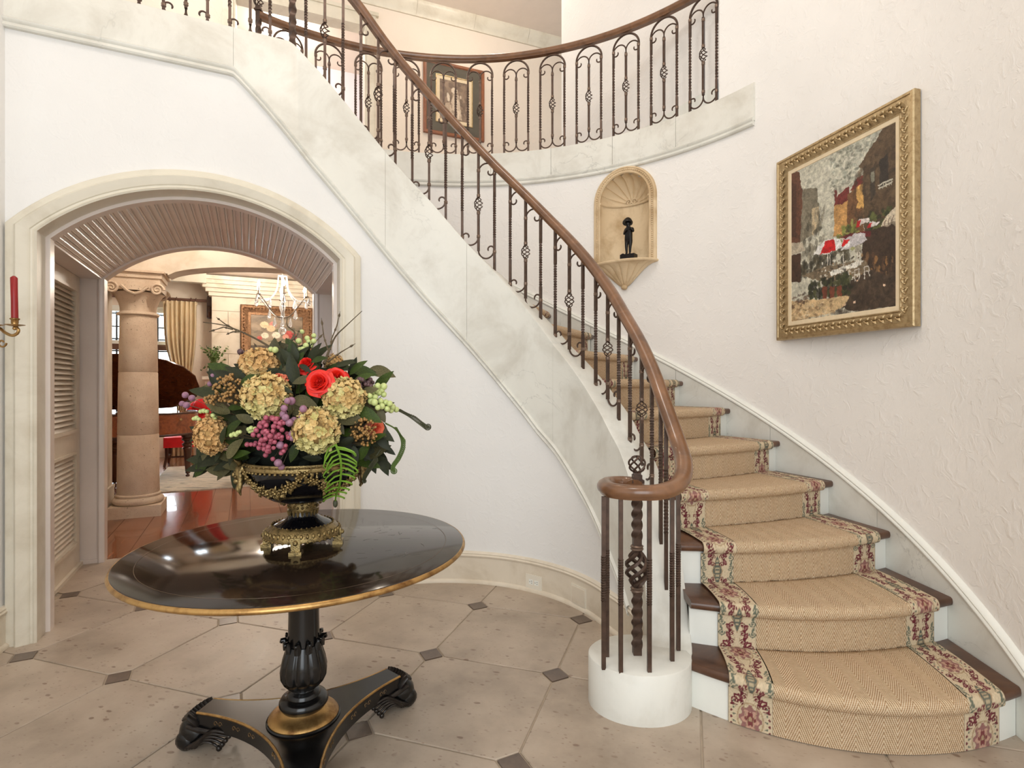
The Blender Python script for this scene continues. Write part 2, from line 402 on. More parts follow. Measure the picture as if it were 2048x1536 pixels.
# ---- left and front walls (front wall has the glazed entry opening)
m=MB(); m.grid([[up(p,z) for z in (0,3,6.05)] for p in WL]); tag(m.build('wall_left',M['plaster_white'],smooth=0),'white plaster wall at the left edge of the foyer',kind='structure')
m=MB()
for x0,x1,z0,z1 in ((-2.12,-1.35,0,6.05),(1.55,1.868,0,6.05),(-1.35,1.55,4.0,6.05),(-1.35,1.55,0,.4)): m.box(((x0+x1)/2,-2.2,(z0+z1)/2),(x1-x0,.12,z1-z0))
tag(m.build('wall_front',M['plaster'],smooth=0),'plaster wall with the tall entry window behind the viewer',kind='structure')
# ---- outer cylindrical wall
NPHI=55.9*D2R
NZ0,NHW,NZS=2.245,.222,2.752     # niche sill, half width of the hole, spring height
def in_niche(a,z):
    x=(a-NPHI)*RO
    if z<NZ0: return False
    if z<NZS: return abs(x)<NHW
    return x*x+(z-NZS)**2<NHW**2
m=MB()
def cyl_patch(angs,zf,skip=False):
    V=[];idx={}
    for i,a in enumerate(angs):
        zs=zf(a)
        for k,z in enumerate(zs): idx[(i,k)]=len(V); V.append(POL(RO,a,z))
    Fs=[]
    for i in range(len(angs)-1):
        for k in range(len(zf(angs[0]))-1):
            if skip:
                am=(angs[i]+angs[i+1])/2; zz=zf(am); zm=(zz[k]+zz[k+1])/2
                if in_niche(am,zm): continue
            Fs.append((idx[i,k],idx[i+1,k],idx[i+1,k+1],idx[i,k+1]))
    m.add(V,Fs)
OPEN=37.2
cyl_patch([(-12+49.2*i/50)*D2R for i in range(51)],lambda a:[6.05*k/24 for k in range(25)])
m.grid([[Vector((1.868,y,6.05*k/8)) for k in range(9)] for y in (-2.2,-.6,.6,1.976)])
cyl_patch([(OPEN+(44-OPEN)*i/6)*D2R for i in range(7)],lambda a:[3.28*k/8 for k in range(9)])
cyl_patch([(44+.5*i)*D2R for i in range(49)],lambda a:[0,1,2.0]+[2.02+.02*k for k in range(60)]+[3.28],True)
cyl_patch([(68+1.7*i)*D2R for i in range(41)],lambda a:[max(0,min(3.2,nose_z(a)-.5))+ (3.28-max(0,min(3.2,nose_z(a)-.5)))*k/5 for k in range(6)])
# reveal at the end of the balcony opening and wall thickness behind the band
m.grid([[POL(RO,OPEN*D2R,3.28),POL(RO,OPEN*D2R,6.05)],[POL(RO+.16,OPEN*D2R,3.28),POL(RO+.16,OPEN*D2R,6.05)]])
wall_out=tag(m.build('wall_right',M['plaster'],smooth=60),'textured plaster wall curving round the outside of the staircase',kind='structure')
# ---- balcony band
bal=thing('trim_2','cream stone band under the curved upper balcony railing','stone band',(0,0,0),kind='structure'); del bal['category']
jo=[30.44,45.5,58.5,71.5,84.5,97.5,110.5,131.5]
for a,b in zip(jo[:-1],jo[1:]):
    m=MB(); rows=[]
    for i in range(13):
        an=(a+(b-a)*i/12)*D2R+(.0006 if i==0 else(-.0006 if i==12 else 0))
        wdt=.004 if a<OPEN and an<OPEN*D2R else .17
        rows.append([POL(RO+o,an,z) for o,z in ((-.016,3.03),(-.016,3.276),(-.012,3.28),(wdt,3.28),(wdt,3.24),(.003,3.24),(.003,3.03))])
    m.grid(rows,closev=True); nb=7; m.f+=[tuple(range(nb)),tuple(len(m.v)-nb+nb-1-j for j in range(nb))]; m.mi+=[0,0]
    m.build('stone_slab',M['stone'],bal,smooth=50)
m=MB(); m.grid([[POL(RO+o,(30.6+101*i/80)*D2R,3.03+z) for o,z in prof] for i in range(81)],closev=True); m.f+=[tuple(range(len(prof)))]; m.mi+=[0]
m.build('band_moulding',M['stone'],bal,smooth=50)
# ---- stair skirting on the outer wall
sk=thing('trim_3','cream stone stair skirting with a white cap along the curved wall','skirting',(0,0,0),kind='structure'); del sk['category']
skj=[-12,9.5,27.5,45.5,63,80,100]
for a,b in zip(skj[:-1],skj[1:]):
    m=MB(); rows=[]
    for i in range(13):
        an=(a+(b-a)*i/12)*D2R+(.0007 if i==0 else(-.0007 if i==12 else 0)); zt=nose_z(an)+.055; zb=max(0,zt-.55)
        rows.append([POL(RO-o,an,z) for o,z in ((.016,zb),(.016,zt),(0.,zt),(0.,zb))])
    m.grid(rows,closev=True); m.f+=[(0,1,2,3),(len(m.v)-1,len(m.v)-2,len(m.v)-3,len(m.v)-4)]; m.mi+=[0,0]
    m.build('stone_slab',M['stone'],sk,smooth=50)
m=MB(); cp=[(0,-.004),(.018,-.004),(.026,.004),(.026,.014),(.020,.020),(.024,.030),(.018,.042),(.0,.048)]
m.grid([[POL(RO-o,(-12+112*i/70)*D2R,nose_z((-12+112*i/70)*D2R)+.055+z) for o,z in cp] for i in range(71)],closev=True)
m.build('skirting_cap',M['white'],sk,smooth=50)
# ---- floor
fl=thing('floor','beige octagonal stone floor with small dark square insets','floor',(0,0,0),kind='structure'); del fl['category']
m=MB(); m.poly([Vector((-3.6,-2.2,-.012)),Vector((2.4,-2.2,-.012)),Vector((2.4,5.2,-.012)),Vector((-3.6,5.2,-.012))],(0,0,-.05))
def clip(poly,nv,c):
    out=[]
    for i in range(len(poly)):
        a,b=poly[i],poly[(i+1)%len(poly)]; da=a.dot(nv)-c; db=b.dot(nv)-c
        if da<=0: out.append(a)
        if da*db<0: out.append(a+(b-a)*(da/(da-db)))
    return out
gp=clip([Vector((-4.2,-2.2,-.006)),Vector((2.4,-2.2,-.006)),Vector((2.4,5.6,-.006)),Vector((-4.2,5.6,-.006))],Nn,W0.dot(Nn)+1.43)
m=MB(); m.poly(gp,(0,0,-.05)); m.build('grout_bed',M['grout'],fl,smooth=0)
TS=.614; tth=-17.81*D2R; ti=Vector((math.cos(tth),math.sin(tth),0)); tj=Vector((math.sin(tth),-math.cos(tth),0)); TO0=Vector((-.787,3.44,0))
g=.0035; hd=.062
def seen(p):
    if p.y<.25: return False
    px=1024+F*p.x/p.y; 
    if not(-900<px<2900): return False
    dx,dy=p.x-CX,p.y-CY; R=math.hypot(dx,dy); a=math.atan2(dy,dx)/D2R
    if -8<a<112 and R>1.55: return False
    v=(p-W0).dot(Nn); u=uof(p)
    if v>.35 and (u>2.0 or u<-.35): return False
    return v<1.9 and u>-1.2
tmesh=None; imesh=None
cmax=W0.dot(Nn)+1.428
for i in range(-8,7):
    for j in range(-5,6):
        c=TO0+ti*(TS*(i+.5))+tj*(TS*(j+.5)); s=TS/2-g; k=s-hd-g*.4
        loc=[(-k,-s),(k,-s),(s,-k),(s,k),(k,s),(-k,s),(-s,k),(-s,-k)]
        pts=[c+ti*x+tj*y for x,y in loc]
        if seen(c) or seen(c+tj*.3):
            full=all(p.dot(Nn)<cmax for p in pts)
            if full:
                if tmesh is None:
                    q=MB(); L=[Vector((x,y,0)) for x,y in loc]; ins=[p*(1-.004/p.length) for p in L]
                    q.add([p+Vector((0,0,-.03)) for p in L]+[p+Vector((0,0,-.003)) for p in L]+ins,[tuple(range(16,24))]+[(n_,(n_+1)%8,(n_+1)%8+8,n_+8) for n_ in range(8)]+[(n_+8,(n_+1)%8+8,(n_+1)%8+16,n_+16) for n_ in range(8)])
                    tmesh=q.mesh('tile',M['tile'],smooth=0)
                o=bpy.data.objects.new('tile',tmesh); col.objects.link(o); o.parent=fl; o.matrix_basis=Matrix(((ti.x,-tj.x if False else tj.x,0,c.x),(ti.y,tj.y,0,c.y),(0,0,1,random.uniform(-.0006,.0006)),(0,0,0,1)))
            else:
                cp_=clip(pts,Nn,cmax)
                if len(cp_)>2: MB().poly([up(p,0) for p in cp_],(0,0,-.03)).build('tile',M['tile'],fl,smooth=0)
        c2=TO0+ti*(TS*i)+tj*(TS*j)
        if seen(c2) and c2.dot(Nn)<cmax-.08:
            if imesh is None:
                e=hd-g*.6; imesh=MB().poly([Vector((e,0,.0)),Vector((0,e,0)),Vector((-e,0,0)),Vector((0,-e,0))],(0,0,-.03)).mesh('inset_tile',M['inset'],smooth=0)
            o=bpy.data.objects.new('inset_tile',imesh); col.objects.link(o); o.parent=fl; o.matrix_basis=Matrix.Translation(c2)@Matrix.Rotation(tth,4,'Z')
# ---- plank floor of the rooms beyond
wf=thing('floor_beyond','glossy red-brown plank floor beyond the arched passage','floor',(0,0,0),kind='structure'); del wf['category']
m=MB(); m.poly([UV(-3,1.43,-.012),UV(3.6,1.43,-.012),UV(3.6,8.1,-.012),UV(-3,8.1,-.012)],(0,0,-.05)); m.build('subfloor',M['darkwood'],wf,smooth=0)
u=-1.9
while u<2.6:
    wdt=random.choice((.19,.24,.28)); v=1.432-random.random()*.6
    while v<8:
        ln=random.uniform(1.5,2.6); a,b=max(v,1.432),min(v+ln,8.05)
        if b>a+.05: 
            q=MB(); q.box((0,0,-.015),(wdt-.003,b-a-.003,.03)); o=q.build('plank',M['plank'],wf,smooth=0,local=True)
            o.matrix_parent_inverse=Matrix.Identity(4); o.matrix_basis=Matrix.Translation(UV(u+wdt/2,(a+b)/2))@Matrix.Rotation(TH,4,'Z')
        v+=ln
    u+=wdt
# ---- arched opening: casing, jambs, soffit boards, shutters
def arch_path(o,n=40):
    """points (u,z) of the opening outline pushed out by o"""
    R=AR+o*.88; hw=AHW+o; zc=AZC+math.sqrt(max(0,R*R-hw*hw)); a0=math.asin(hw/R)
    L=[(ACU-hw,0.),(ACU-hw,1.)]+[(ACU+R*math.sin(-a0+2*a0*i/n),AZC+R*math.cos(-a0+2*a0*i/n)) for i in range(n+1)]+[(ACU+hw,1.),(ACU+hw,0.)]
    return L
cprof=[(0,.10),(0,-.030),(.010,-.036),(.018,-.030),(.026,-.030),(.030,-.036),(.040,-.040),(.060,-.046),(.078,-.052),(.086,-.046),(.090,-.034),(.120,-.032),(.125,-.028),(.125,0.)]
m=MB(); cols=[[UV(u,pv,z) for u,z in arch_path(o)] for o,pv in cprof]
m.grid(cols); tag(m.build('trim_4',M['casing'],smooth=35),'cream moulded casing round the arched opening',kind='structure')
m=MB(); cols=[[UV(u,pv,z) for u,z in arch_path(o)] for o,pv in ((0,.10),(0,.17),(-.02,.17),(-.02,.10))]
m.grid(cols,closeu=True); tag(m.build('trim_5',M['soffit'],smooth=35),'taupe inner rim at the front of the passage',kind='structure')
vault=thing('ceiling_passage','taupe beadboard barrel vault over the arched passage','ceiling',UV(ACU,.7,0),kind='structure'); del vault['category']
A0=math.asin(AHW/AR); NB=36
bm_=None
for i in range(NB):
    a=-A0+2*A0*(i+.5)/NB; hw=AR*A0/NB-.0012
    if bm_ is None:
        q=MB(); pr=[(-hw,.018),(-hw,.003),(-hw+.004,0),(-hw*.42,0),(-hw*.36,.004),(-hw*.26,.004),(-hw*.2,-.002),(-hw*.05,-.002),(0,0),(hw-.004,0),(hw,.003),(hw,.018)]
        q.grid([[Vector((x,y,z)) for x,z in pr] for y in (-.61,.61)],closev=True); nb=len(pr); q.f+=[tuple(range(nb)),tuple(2*nb-1-j for j in range(nb))]; q.mi+=[0,0]
        bm_=q.mesh('board',M['soffit'],smooth=30)
    o=bpy.data.objects.new('board',bm_); col.objects.link(o); o.parent=vault; o.matrix_parent_inverse=vault.matrix_basis.inverted()
    o.matrix_basis=Matrix.Translation(UV(ACU+AR*math.sin(a),.77,AZC+AR*math.cos(a)))@Matrix.Rotation(TH,4,'Z')@Matrix.Rotation(a,4,'Y')
m=MB()
for s_,ua,ub in ((0,AJ0,-.06),(1,AJ1,1.75)):
    m.poly([UV(ua,.17,2.062),UV(ub,.17,2.062),UV(ub,1.39,2.062),UV(ua,1.39,2.062)],(0,0,.02))
m.build('ledge',M['soffit'],vault,smooth=0)
# far arch rim and pilasters
m=MB(); cols=[[UV(u,pv,z) for u,z in arch_path(o)] for o,pv in ((-.012,1.36),(-.012,1.46),(.03,1.46),(.03,1.36),(.02,1.352),(0.,1.352))]
m.grid(cols,closeu=True); 
for ua,ub in ((-.06,.10),(1.585,1.75)):
    m.poly([UV(ua,1.37,0),UV(ub,1.37,0),UV(ub,1.44,0),UV(ua,1.44,0)],(0,0,2.1))
    m.poly([UV(ua,1.36,0),UV(ub,1.36,0),UV(ub,1.37,0),UV(ua,1.37,0)],(0,0,.03))
tag(m.build('trim_6',M['soffit'],smooth=35),'taupe arched rim with pilasters at the far end of the passage',kind='structure')
# wall above far arch, facing the hall
m=MB(); n=40; L=[(ACU+AR*math.sin(-A0+2*A0*i/n),AZC+AR*math.cos(-A0+2*A0*i/n)) for i in range(n+1)]
m.grid([[UV(u,1.45,z),UV(u,1.45,3.25)] for u,z in L])
m.grid([[UV(u,1.45,0),UV(u,1.45,3.25)] for u in (-2.2,.08)]); m.grid([[UV(u,1.45,0),UV(u,1.45,3.25)] for u in (1.61,3.4)])
tag(m.build('wall_hall',M['plaster_up'],smooth=0),'plaster wall on the hall side of the passage',kind='structure')
# passage side walls
m=MB(); m.poly([UV(-.06,.10,0),UV(-.06,1.45,0),UV(-.10,1.45,0),UV(-.10,.10,0)],(0,0,2.1))
tag(m.build('wall_passage_left',M['casing'],smooth=0),'cream side wall of the passage behind the shutter',kind='structure')
m=MB(); m.poly([UV(1.75,.10,0),UV(1.75,1.45,0),UV(1.79,1.45,0),UV(1.79,.10,0)],(0,0,2.1))
tag(m.build('wall_passage_right',M['casing'],smooth=0),'cream right-hand side wall of the passage',kind='structure')
m=MB(); m.poly([UV(1.73,.35,0),UV(1.73,.42,0),UV(1.75,.42,0),UV(1.75,.35,0)],(0,0,2.0)); m.poly([UV(1.73,1.2,0),UV(1.73,1.27,0),UV(1.75,1.27,0),UV(1.75,1.2,0)],(0,0,2.0)); m.poly([UV(1.73,.35,2.0),UV(1.73,1.27,2.0),UV(1.75,1.27,2.0),UV(1.75,.35,2.0)],(0,0,.05)); m.poly([UV(1.742,.42,0),UV(1.742,1.2,0),UV(1.75,1.2,0),UV(1.75,.42,0)],(0,0,2.0))
tag(m.build('door_1',wood('alder_door',(150,98,60),(190,134,88),.4),smooth=0),'warm brown wooden door in the right side of the passage',kind='structure')
# shutter door: frame and louvers
sh=thing('door_2','cream louvered shutter door lining the left of the passage','door',UV(-.05,.7,0),kind='structure'); del sh['category']
def ubox(m,u0,u1,v0,v1,z0,z1,mm=0): m.poly([UV(u0,v0,z0),UV(u1,v0,z0),UV(u1,v1,z0),UV(u0,v1,z0)],(0,0,z1-z0),m=mm)
m=MB()
for v0,v1,z0,z1 in ((.17,.26,0.,2.06),(1.27,1.352,0.,2.06),(.26,1.27,0.0,.19),(.26,1.27,.81,.985),(.26,1.27,1.95,2.06)): ubox(m,-.06,-.022,v0,v1,z0,z1)
for z in (.19,.985): ubox(m,-.022,-.008,.26,1.27,z-.022,z)
for z in (.81,1.95): ubox(m,-.022,-.012,.26,1.27,z,z+.018)
ubox(m,-.022,-.004,.17,1.36,0,.025)
m.build('stile_frame',M['base'],sh,smooth=0)
q=MB(); q.poly([Vector((-.014,-.503,-.017)),Vector((-.010,-.503,-.019)),Vector((.016,-.503,.012)),Vector((.013,-.503,.016))],(0,1.006,0)); lmesh=q.mesh('louver',M['base'],smooth=0)
for z0,z1 in ((.19,.81),(.985,1.95)):
    n=int((z1-z0)/.034)
    for i in range(n):
        o=bpy.data.objects.new('louver',lmesh); col.objects.link(o); o.parent=sh; o.matrix_parent_inverse=sh.matrix_basis.inverted()
        o.matrix_basis=Matrix.Translation(UV(-.042,.765,z0+(i+.5)*(z1-z0)/n))@Matrix.Rotation(TH,4,'Z')@Matrix.Rotation(0,4,'Y')@Matrix.Scale(-1,4,Vector((1,0,0)))
# ---- ceiling of the foyer and upper hall
m=MB(); m.poly([Vector((-6,-2.3,6.05)),Vector((3,-2.3,6.05)),Vector((3,10,6.05)),Vector((-6,10,6.05))],(0,0,.1))
tag(m.build('ceiling',M['ceil'],smooth=0),'pale warm ceiling over the upper hall',kind='structure')
# ---- upper hall
def Awall(x): return 7.4155-0.41*(-x) if False else 6.78+.41*(x+1.55)
AD=Vector((1,.41,0)).normalized(); AN=Vector((-AD.y,AD.x,0))      # AN points away from the viewer
def AP(x,z,o=0.): return Vector((x,Awall(x),z))+AN*o
Z2=3.24
m=MB()
def aq(x0,x1,z0,z1): m.grid([[AP(x0,z0),AP(x0,z1)],[AP(x1,z0),AP(x1,z1)]])
aq(-5.5,-3.07,Z2,6.05); aq(-3.07,-1.78,5.61,6.05); aq(-1.78,1.6,Z2,6.05)
tag(m.build('wall_upper_hall',M['plaster_up'],smooth=0),'warm plaster wall of the upper hall behind the balcony railing',kind='structure')
m=MB(); cpf=[(0,-.16),(-.02,-.16),(-.025,-.13),(-.05,-.10),(-.09,-.05),(-.10,-.02),(-.10,0),(0,0)]
xs=[-5.5,-4.2,-3.0,-1.9,-1.2,-.5,.2,.9,1.6]
for a,b in zip(xs[:-1],xs[1:]): m.grid([[AP(x,6.05+z,o) for o,z in cpf] for x in (a+.001,b-.001)],closev=True)
tag(m.build('trim_7',M['casing'],smooth=40),'pale stone crown moulding of the upper hall',kind='structure')
# door casing
m=MB()
def ab(x0,x1,z0,z1,o0,o1): m.poly([AP(x0,z0,o0),AP(x1,z0,o0),AP(x1,z0,o1),AP(x0,z0,o1)],(0,0,z1-z0))
for x0,x1 in ((-1.78,-1.66),(-3.19,-3.07)): ab(x0,x1,Z2,5.61,-.03,.16); ab(x0+.02,x1-.02,Z2,5.61,-.045,-.03)
ab(-3.19,-1.66,5.61,5.75,-.03,.16); ab(-3.22,-1.63,5.75,5.79,-.05,.16)
tag(m.build('door_3',M['casing'],smooth=0),'cream cased doorway in the upper hall',kind='structure')
m=MB(); m.grid([[AP(-5,Z2,1.9),AP(-5,6.05,1.9)],[AP(-.8,Z2,1.9),AP(-.8,6.05,1.9)]]); m.grid([[AP(-1.3,Z2,.16),AP(-1.3,6.05,.16)],[AP(-1.3,Z2,1.9),AP(-1.3,6.05,1.9)]])
tag(m.build('wall_upper_room',M['lavender'],smooth=0),'pale lavender wall seen through the upper doorway',kind='structure')
# wall B
m=MB(); B0,B1=Vector((1.50,4.0,0)),Vector((.519,5.806,0)); m.grid([[up(p,Z2),up(p,6.05)] for p in (B0,B1,B1+Vector((2,.8,0)))])
tag(m.build('wall_upper_right',M['plaster'],smooth=0),'plaster wall at the right end of the upper hall',kind='structure')
bd=(B1-B0).normalized(); bn=Vector((-bd.y,bd.x,0)); m=MB(); m.poly([up(B0,Z2),up(B1,Z2),up(B1+bn*.018,Z2),up(B0+bn*.018,Z2)],(0,0,.2)); m.poly([up(B0,Z2+.2),up(B1,Z2+.2),up(B1+bn*.01,Z2+.2),up(B0+bn*.01,Z2+.2)],(0,0,.03))
tag(m.build('baseboard_upper',M['white'],smooth=0),'white baseboard at the right end of the upper hall',kind='structure')
# upper floor slab (ring outside the stair well) and landing
m=MB(); rows=[]
for i in range(41):
    a=(30+105*i/40)*D2R; rows.append([POL(RO+.02,a,Z2),POL(RO+5,a,Z2),POL(RO+5,a,Z2-.05),POL(RO+.02,a,Z2-.05)])
m.grid(rows,closev=True); m.poly([UV(-.6,.15,Z2),UV(.62,.15,Z2),UV(.62,1.9,Z2),UV(-.6,1.9,Z2)],(0,0,-.05)); m.poly([UV(-1.6,.15,Z2),UV(-.6,.15,Z2),UV(-.6,6,Z2),UV(-1.6,6,Z2)],(0,0,-.05))
tag(m.build('floor_upper',M['tread'],smooth=0),'dark wooden floor of the upper hall',kind='structure')
# ---- rooms beyond the passage
CZ=3.22
m=MB(); m.poly([UV(-2.6,1.44,CZ),UV(3.4,1.44,CZ),UV(3.4,8.2,CZ),UV(-2.6,8.2,CZ)],(0,0,.03)); 
tag(m.build('ceiling_beyond',M['ceil'],smooth=0),'white ceiling of the music room',kind='structure')
m=MB()
for v in (4.4,5.9,7.3): ubox(m,-2.5,.42,v,v+.16,CZ-.18,CZ)
ubox(m,-2.5,3.3,3.25,3.5,CZ-.2,CZ)
tag(m.build('trim_8',M['casing'],smooth=0),'cream ceiling beams of the music room',kind='structure')
# back wall with window opening u -1.61..-.05, z .45..2.56
m=MB(); VB=8.0
def bq(u0,u1,z0,z1): m.grid([[UV(u0,VB,z0),UV(u0,VB,z1)],[UV(u1,VB,z0),UV(u1,VB,z1)]])
bq(-2.6,-1.62,0,CZ); bq(-1.62,-.05,0,.45); bq(-1.62,-.05,2.56,CZ); bq(-.05,3.4,0,CZ)
for u0,u1,z0,z1 in ((-1.62,-1.62,.45,2.56),(-.05,-.05,.45,2.56)): m.grid([[UV(u0,VB,z0),UV(u0,VB,z1)],[UV(u0,VB+.2,z0),UV(u0,VB+.2,z1)]])
tag(m.build('wall_back',M['plaster_up'],smooth=0),'cream back wall of the music room',kind='structure')
m=MB()
m.grid([[UV(-2.4,1.45,0),UV(-2.4,1.45,CZ)],[UV(-2.4,8,0),UV(-2.4,8,CZ)]]); tag(m.build('wall_music_left',M['plaster_up'],smooth=0),'left wall of the music room',kind='structure')
m=MB(); m.grid([[UV(3.3,1.45,0),UV(3.3,1.45,CZ)],[UV(3.3,8,0),UV(3.3,8,CZ)]]); tag(m.build('wall_music_right',M['plaster_up'],smooth=0),'right wall of the music room',kind='structure')
wn=thing('window_1','tall dark-framed window of small panes behind the piano','window',UV(-.8,VB+.1,.45),kind='structure'); del wn['category']
m=MB(); 
for uu in (-1.6,-1.298,-.994,-.69,-.386,-.082): ubox(m,uu-.014,uu+.014,VB+.09,VB+.12,.45,2.56)
for zz in (.48,.9,1.3,1.68,1.88,2.09,2.305,2.53): ubox(m,-1.61,-.06,VB+.092,VB+.118,zz-.012,zz+.012)
m.build('muntins',M['winframe'],wn,smooth=0)
m=MB(); ubox(m,-1.62,-.05,VB+.06,VB+.13,1.90,2.00); m.build('mullion',M['winwood'],wn,smooth=0)
m=MB(); ubox(m,-1.62,-.05,VB+.05,VB+.13,2.00,2.06); ubox(m,-1.72,.05,VB-.02,VB+.02,2.56,2.66); m.build('transom_bar',M['white'],wn,smooth=0)
pm=None
for a,b in zip((-1.6,-1.298,-.994,-.69,-.386),(-1.298,-.994,-.69,-.386,-.082)):
    for z0,z1 in ((.48,.9),(.9,1.3),(1.3,1.68),(1.68,1.88),(2.09,2.305),(2.305,2.53)):
        q=MB(); ubox(q,a+.014,b-.014,VB+.102,VB+.106,z0+.012,z1-.012); q.build('pane',M['glass'],wn,smooth=0)
area('music_room_window_light',UV(-.85,VB+.5,1.7),1.7,95,(.88,.95,1),UV(-.4,3,.6),2.1)
# arcade wall with arch
m=MB(); 
def arcz(u): 
    if u<.34: return 2.405
    return 2.36+.19*math.sqrt(max(0,1-((u-1.55)/1.22)**2))
usn=[-2.4,-.17]+[-.17+.51*i/4 for i in range(1,5)]+[.345+2.4*i/40 for i in range(41)]+[3.3]
for v in (2.92,3.22): m.grid([[UV(u,v,arcz(u)),UV(u,v,CZ)] for u in usn if u>-.18])
m.grid([[UV(u,2.92,arcz(u)),UV(u,3.22,arcz(u))] for u in usn if u>-.18])
ubox(m,-2.4,-.17,2.92,3.22,0,CZ)
tag(m.build('wall_arcade',M['block'],smooth=30),'cream block arcade wall carried by the stone column',kind='structure')
m=MB(); ubox(m,-2.4,-.155,2.905,3.235,0,.26); ubox(m,-2.4,-.148,2.898,3.242,0,.03); ubox(m,-2.4,-.15,2.90,3.24,.26,.285)
tag(m.build('baseboard_arcade',M['base'],smooth=0),'cream baseboard round the end of the arcade wall',kind='structure')
# ================================================================ STAIRCASE
wo=[path[i]+norms[i]*(WT+.004) for i in range(NP_)]
_wa=[];_wr=[]
for p in wo:
    a=angC(p)
    if not _wa or a>_wa[-1]: _wa.append(a); _wr.append(math.hypot(p.x-CX,p.y-CY))
def rin(a): return float(np.interp(a,_wa,_wr))
BUL=[0,.20,.13,.10,.07,.05,.03,.02]; LEAD=[0,.035,.07,.07,.05,.03,.02,.01]
ROI=RO-.017
def af(k,R):
    a=phi(k); r0=rin(a); s=min(1,max(0,(R-r0)/(ROI-r0)))
    b=BUL[k] if k<len(BUL) else 0.; l=LEAD[k] if k<len(LEAD) else 0.
    return a-b*4*s*(1-s)/R-l*(1-s)**2/R
stairs=thing('staircase','curved staircase of dark wooden treads and white risers','staircase',POL(1.7,phi(1),0))
NSTEP=17
for k in range(1,NSTEP+1):
    z=RIS*k; m=MB(); rows=[]
    for i in range(21):
        s=i/20; rf=rin(phi(k)); R=rf+s*(ROI-rf); a=af(k,R); rb=rin(phi(k+1)); Rb=rb+s*(ROI-rb); ab_=af(k+1,Rb)+.045/Rb
        row=[POL(R,a+o/R,z+dz) for o,dz in ((.05,-.036),(.012,-.036),(.003,-.030),(0,-.018),(.003,-.005),(.012,0))]
        row+=[POL(Rb,ab_,z),POL(Rb,ab_,z-.036)]
        rows.append(row)
    m.grid(rows,closev=True); nb=8; m.f+=[tuple(range(nb)),tuple(len(m.v)-nb+nb-1-j for j in range(nb))]; m.mi+=[0,0]
    m.build('tread',M['tread'],stairs,smooth=50)
    m=MB(); rows=[]
    for i in range(21):
        s=i/20; rf=rin(phi(k)); R=rf+s*(ROI-rf); a=af(k,R)+.030/R
        rows.append([POL(R,a+o/R,zz) for o,zz in ((0,z-RIS),(0,z-.036),(.014,z-.036),(.014,z-RIS))])
    m.grid(rows,closev=True); m.build('riser',M['white'],stairs,smooth=50)
# ---- carpet runner
runner=thing('stair_runner','woven sisal stair runner with floral tapestry borders','carpet',POL(1.75,phi(1),0))
RR0,RR1,BW=1.28,2.215,.15
NST=11
def runner_profile(R,nr,nn,nt):
    out=[]
    for k in range(1,NST+1):
        z0=RIS*(k-1); z=RIS*k; a=af(k,R); ar=a+(.030-.009)/R
        zb=z0+.004 if k>1 else .002
        for i in range(nr): out.append(POL(R,ar,zb+(z-.046-zb)*i/(nr-1)))
        for i in range(nn):
            t=i/(nn-1); an=-math.pi/2-math.pi*t
            out.append(POL(R,a+(.012+.026*math.cos(an)*(1 if True else 1))/R,z-.0175+.0285*math.sin(-an+math.pi)*-1 if False else z-.0175-.0275*math.cos(math.pi*t)))
        a2=af(k+1,R)+(.030-.009)/R; a1=a+.02/R
        for i in range(1,nt): 
            t=i/(nt-1 if k<NST else nt); out.append(POL(R,a1+(a2-a1)*t,z+.010))
    return out
def strip(name,r0,r1,nc,nr,nn,nt,mat,colorfn=None):
    cols=[runner_profile(r0+(r1-r0)*j/(nc-1),nr,nn,nt) for j in range(nc)]
    A=np.array([[tuple(p) for p in c] for c in cols]); nv=A.shape[1]
    mid=A[nc//2]; ln=np.r_[0,np.cumsum(np.linalg.norm(np.diff(mid,axis=0),axis=1))]
    idx=np.arange(nc*nv).reshape(nc,nv); f=np.stack([idx[:-1,:-1],idx[1:,:-1],idx[1:,1:],idx[:-1,1:]],-1).reshape(-1,4)
    me=bpy.data.meshes.new(name); me.from_pydata(A.reshape(-1,3).tolist(),[],f.tolist()); me.materials.append(mat)
    me.polygons.foreach_set('use_smooth',[True]*len(me.polygons))
    uu=np.linspace(0,1,nc)
    if colorfn is not None:
        ca=me.color_attributes.new('Col','FLOAT_COLOR','POINT'); U,V=np.meshgrid(uu,ln,indexing='ij'); c=colorfn(U,V); c4=np.concatenate([c,np.ones(c.shape[:-1]+(1,))],-1)
        ca.data.foreach_set('color',c4.reshape(-1).astype(np.float32))
    uvl=me.uv_layers.new(name='UVMap'); li=np.zeros(len(me.loops),dtype=np.int32); me.loops.foreach_get('vertex_index',li)
    uvd=np.stack([uu[li//nv]*(r1-r0),ln[li%nv]],-1); uvl.data.foreach_set('uv',uvd.reshape(-1).astype(np.float32))
    me.update(); return obj(name,me,runner)
